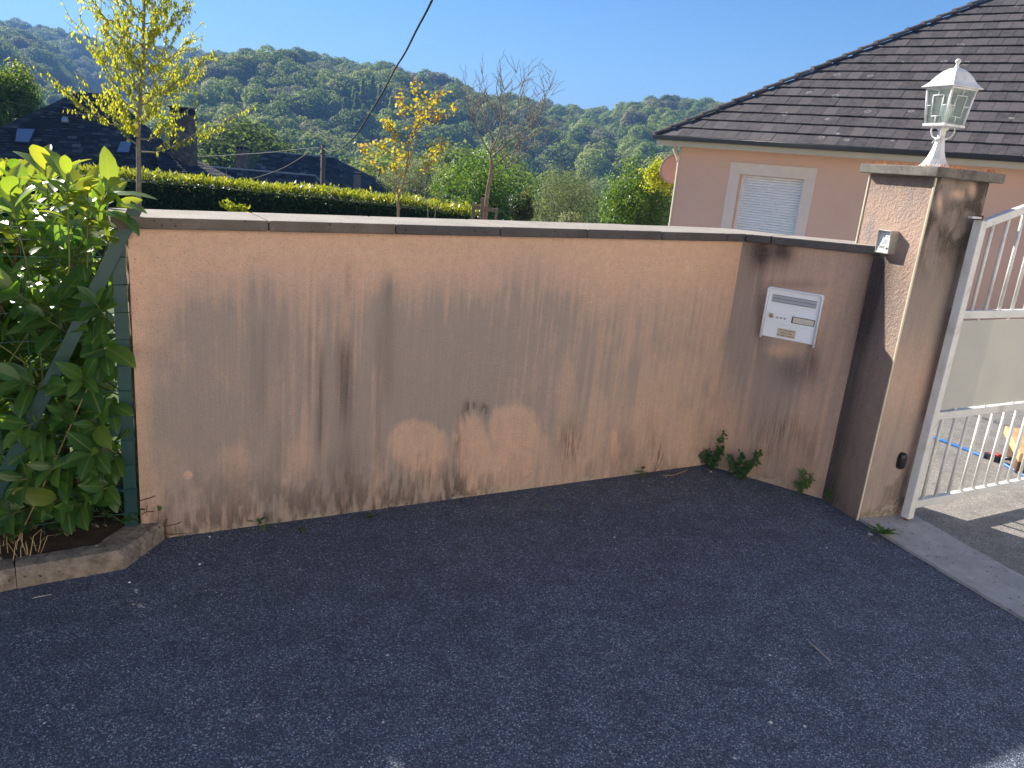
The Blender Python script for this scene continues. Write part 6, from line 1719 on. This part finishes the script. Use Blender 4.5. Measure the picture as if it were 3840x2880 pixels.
# loose chippings: stuff
N = 620; g = RNG
X_ = g.uniform(-2.6, 2.6, N); Y_ = g.uniform(1.2, 4.4, N)
ok = ((X_ - A.x)*NF.x + (Y_ - A.y)*NF.y > .02) & ((X_ - E.x)*PR.x + (Y_ - E.y)*PR.y < -.01); X_, Y_ = X_[ok], Y_[ok]; N = len(X_)
octa = np.array([(1, 0, 0), (0, 1, 0), (-1, 0, 0), (0, -1, 0), (0, 0, 1), (0, 0, -1)], float); of = np.array([(0, 1, 4), (1, 2, 4), (2, 3, 4), (3, 0, 4), (1, 0, 5), (2, 1, 5), (3, 2, 5), (0, 3, 5)])
sz = g.uniform(.0016, .0042, N)*np.where(g.random(N) < .06, 1.9, 1); V = octa[None]*sz[:, None, None]*g.uniform(.6, 1.4, (N, 6, 1)); a = g.uniform(0, 6.28, N)
V = np.stack([V[..., 0]*np.cos(a)[:, None] - V[..., 1]*np.sin(a)[:, None], V[..., 0]*np.sin(a)[:, None] + V[..., 1]*np.cos(a)[:, None], V[..., 2]*.7], -1) + np.stack([X_, Y_, sz*.4], -1)[:, None, :]
Fc = (np.arange(N)*6)[:, None, None] + of[None]
o = link("loose_chippings", np_mesh("loose_chippings", V.reshape(-1, 3), Fc.ravel(), np.full(N*8, 3), plain("pale_chip", (.62, .62, .60), .8, .4, 90))); o["kind"] = "stuff"; tag(o, "pale loose chippings scattered over the dark asphalt", "gravel")
# leaf crumbs and grit gathered along the wall foot: stuff
N = 900; f_ = g.random(N); leg = g.random(N) < .8
off = np.abs(g.normal(0, .035, N)) + .006
P_ = np.where(leg[:, None], np.array(A)[None] + (f_*L1)[:, None]*np.array(W1) + off[:, None]*np.array(NF), np.array(B)[None] + (f_*L2)[:, None]*np.array(W2) + off[:, None]*np.array(NF2)); P_[:, 2] = .003
M_LIT = leaf_mat("litter_leaf", [(0, (.05, .035, .02)), (.6, (.13, .085, .045)), (1, (.30, .24, .15))], [(0, (.1, .07, .03)), (1, (.3, .22, .1))], .15, .8)
ln_ = g.uniform(.003, .011, N)
o = link("leaf_litter", leaf_cloud("leaf_litter", P_, rvec(N)*np.array([1, 1, .25]), np.array([0, 0, 1.0])[None] + rvec(N)*.4, ln_, ln_*.5, M_LIT)); o["kind"] = "stuff"; tag(o, "brown leaf crumbs and grit along the wall foot", "litter")
# red stonecrop along the edge of the pillar cap
lines = []; P, D, L_ = [], [], []
zc = ZC + .045
q0, q1, q2 = E + PN*o_ - PD*(PU + .03), E + PN*.05 + PD*.05, E + PR*(PW + .035) + PD*.05
o_ = .05
for c_, n_, sp_ in ((E + PN*.03 - PD*.33, 60, .05), (E + PN*.03 - PD*.20, 22, .02), (E + PD*.02 - PR*-.03, 40, .03), (E + PD*.03 + PR*.10, 30, .025), (E + PD*.03 + PR*.28, 55, .03), (E + PR*.02 - PD*.05, 60, .04), (LC + PN*.09, 40, .03), (LC + PD*.10, 40, .03)):
    for k in range(n_):
        al = (PD if abs((c_ - E).dot(PD)) > .08 else PR)
        p = c_ + al*float(g.normal()*sp_) + (PN if al is PD else PD)*float(g.uniform(-.03, .012)); p = Vector((p.x, p.y, zc - .002))
        P.append(tuple(p)); D.append((g.normal()*.35, g.normal()*.35, 1)); L_.append(g.uniform(.008, .030)*abs(g.normal(.4, .5)) + .004)
L_ = np.array(L_); N = len(P)
M_SED = leaf_mat("red_stonecrop", [(0, (.30, .05, .03)), (.6, (.48, .10, .04)), (1, (.55, .25, .05))], [(0, (.6, .08, .04)), (1, (.8, .35, .06))], .35, .5)
me = leaf_cloud("stonecrop", np.array(P), np.array(D), rvec(N), L_, .0028, M_SED); o = link("red_stonecrop", me); o["kind"] = "stuff"; tag(o, "red stonecrop growing on the concrete pillar cap", "moss")

# ------------------------------------------------------------------ valley haze
HZ = 2650.0
mb = MB(); mb.box((0, 0, 50), (HZ, 0, 0), (0, HZ, 0), (0, 0, 90))
hzm = bpy.data.materials.new("haze"); hzm.use_nodes = True; hn = hzm.node_tree
for n_ in list(hn.nodes): hn.nodes.remove(n_)
out = hn.nodes.new("ShaderNodeOutputMaterial"); pv = hn.nodes.new("ShaderNodeVolumePrincipled")
pv.inputs['Color'].default_value = (.24, .46, .95, 1); pv.inputs['Density'].default_value = .00056; pv.inputs['Anisotropy'].default_value = .0
hn.links.new(pv.outputs[0], out.inputs['Volume'])
hz = mb.build("haze", hzm); hz["kind"] = "stuff"
print("TREES", nA, nB, nC, nD, "zmin", GZ.min(), "zmax", GZ.max(), "edge", GZ[-1].max(), "tiles", nt_)
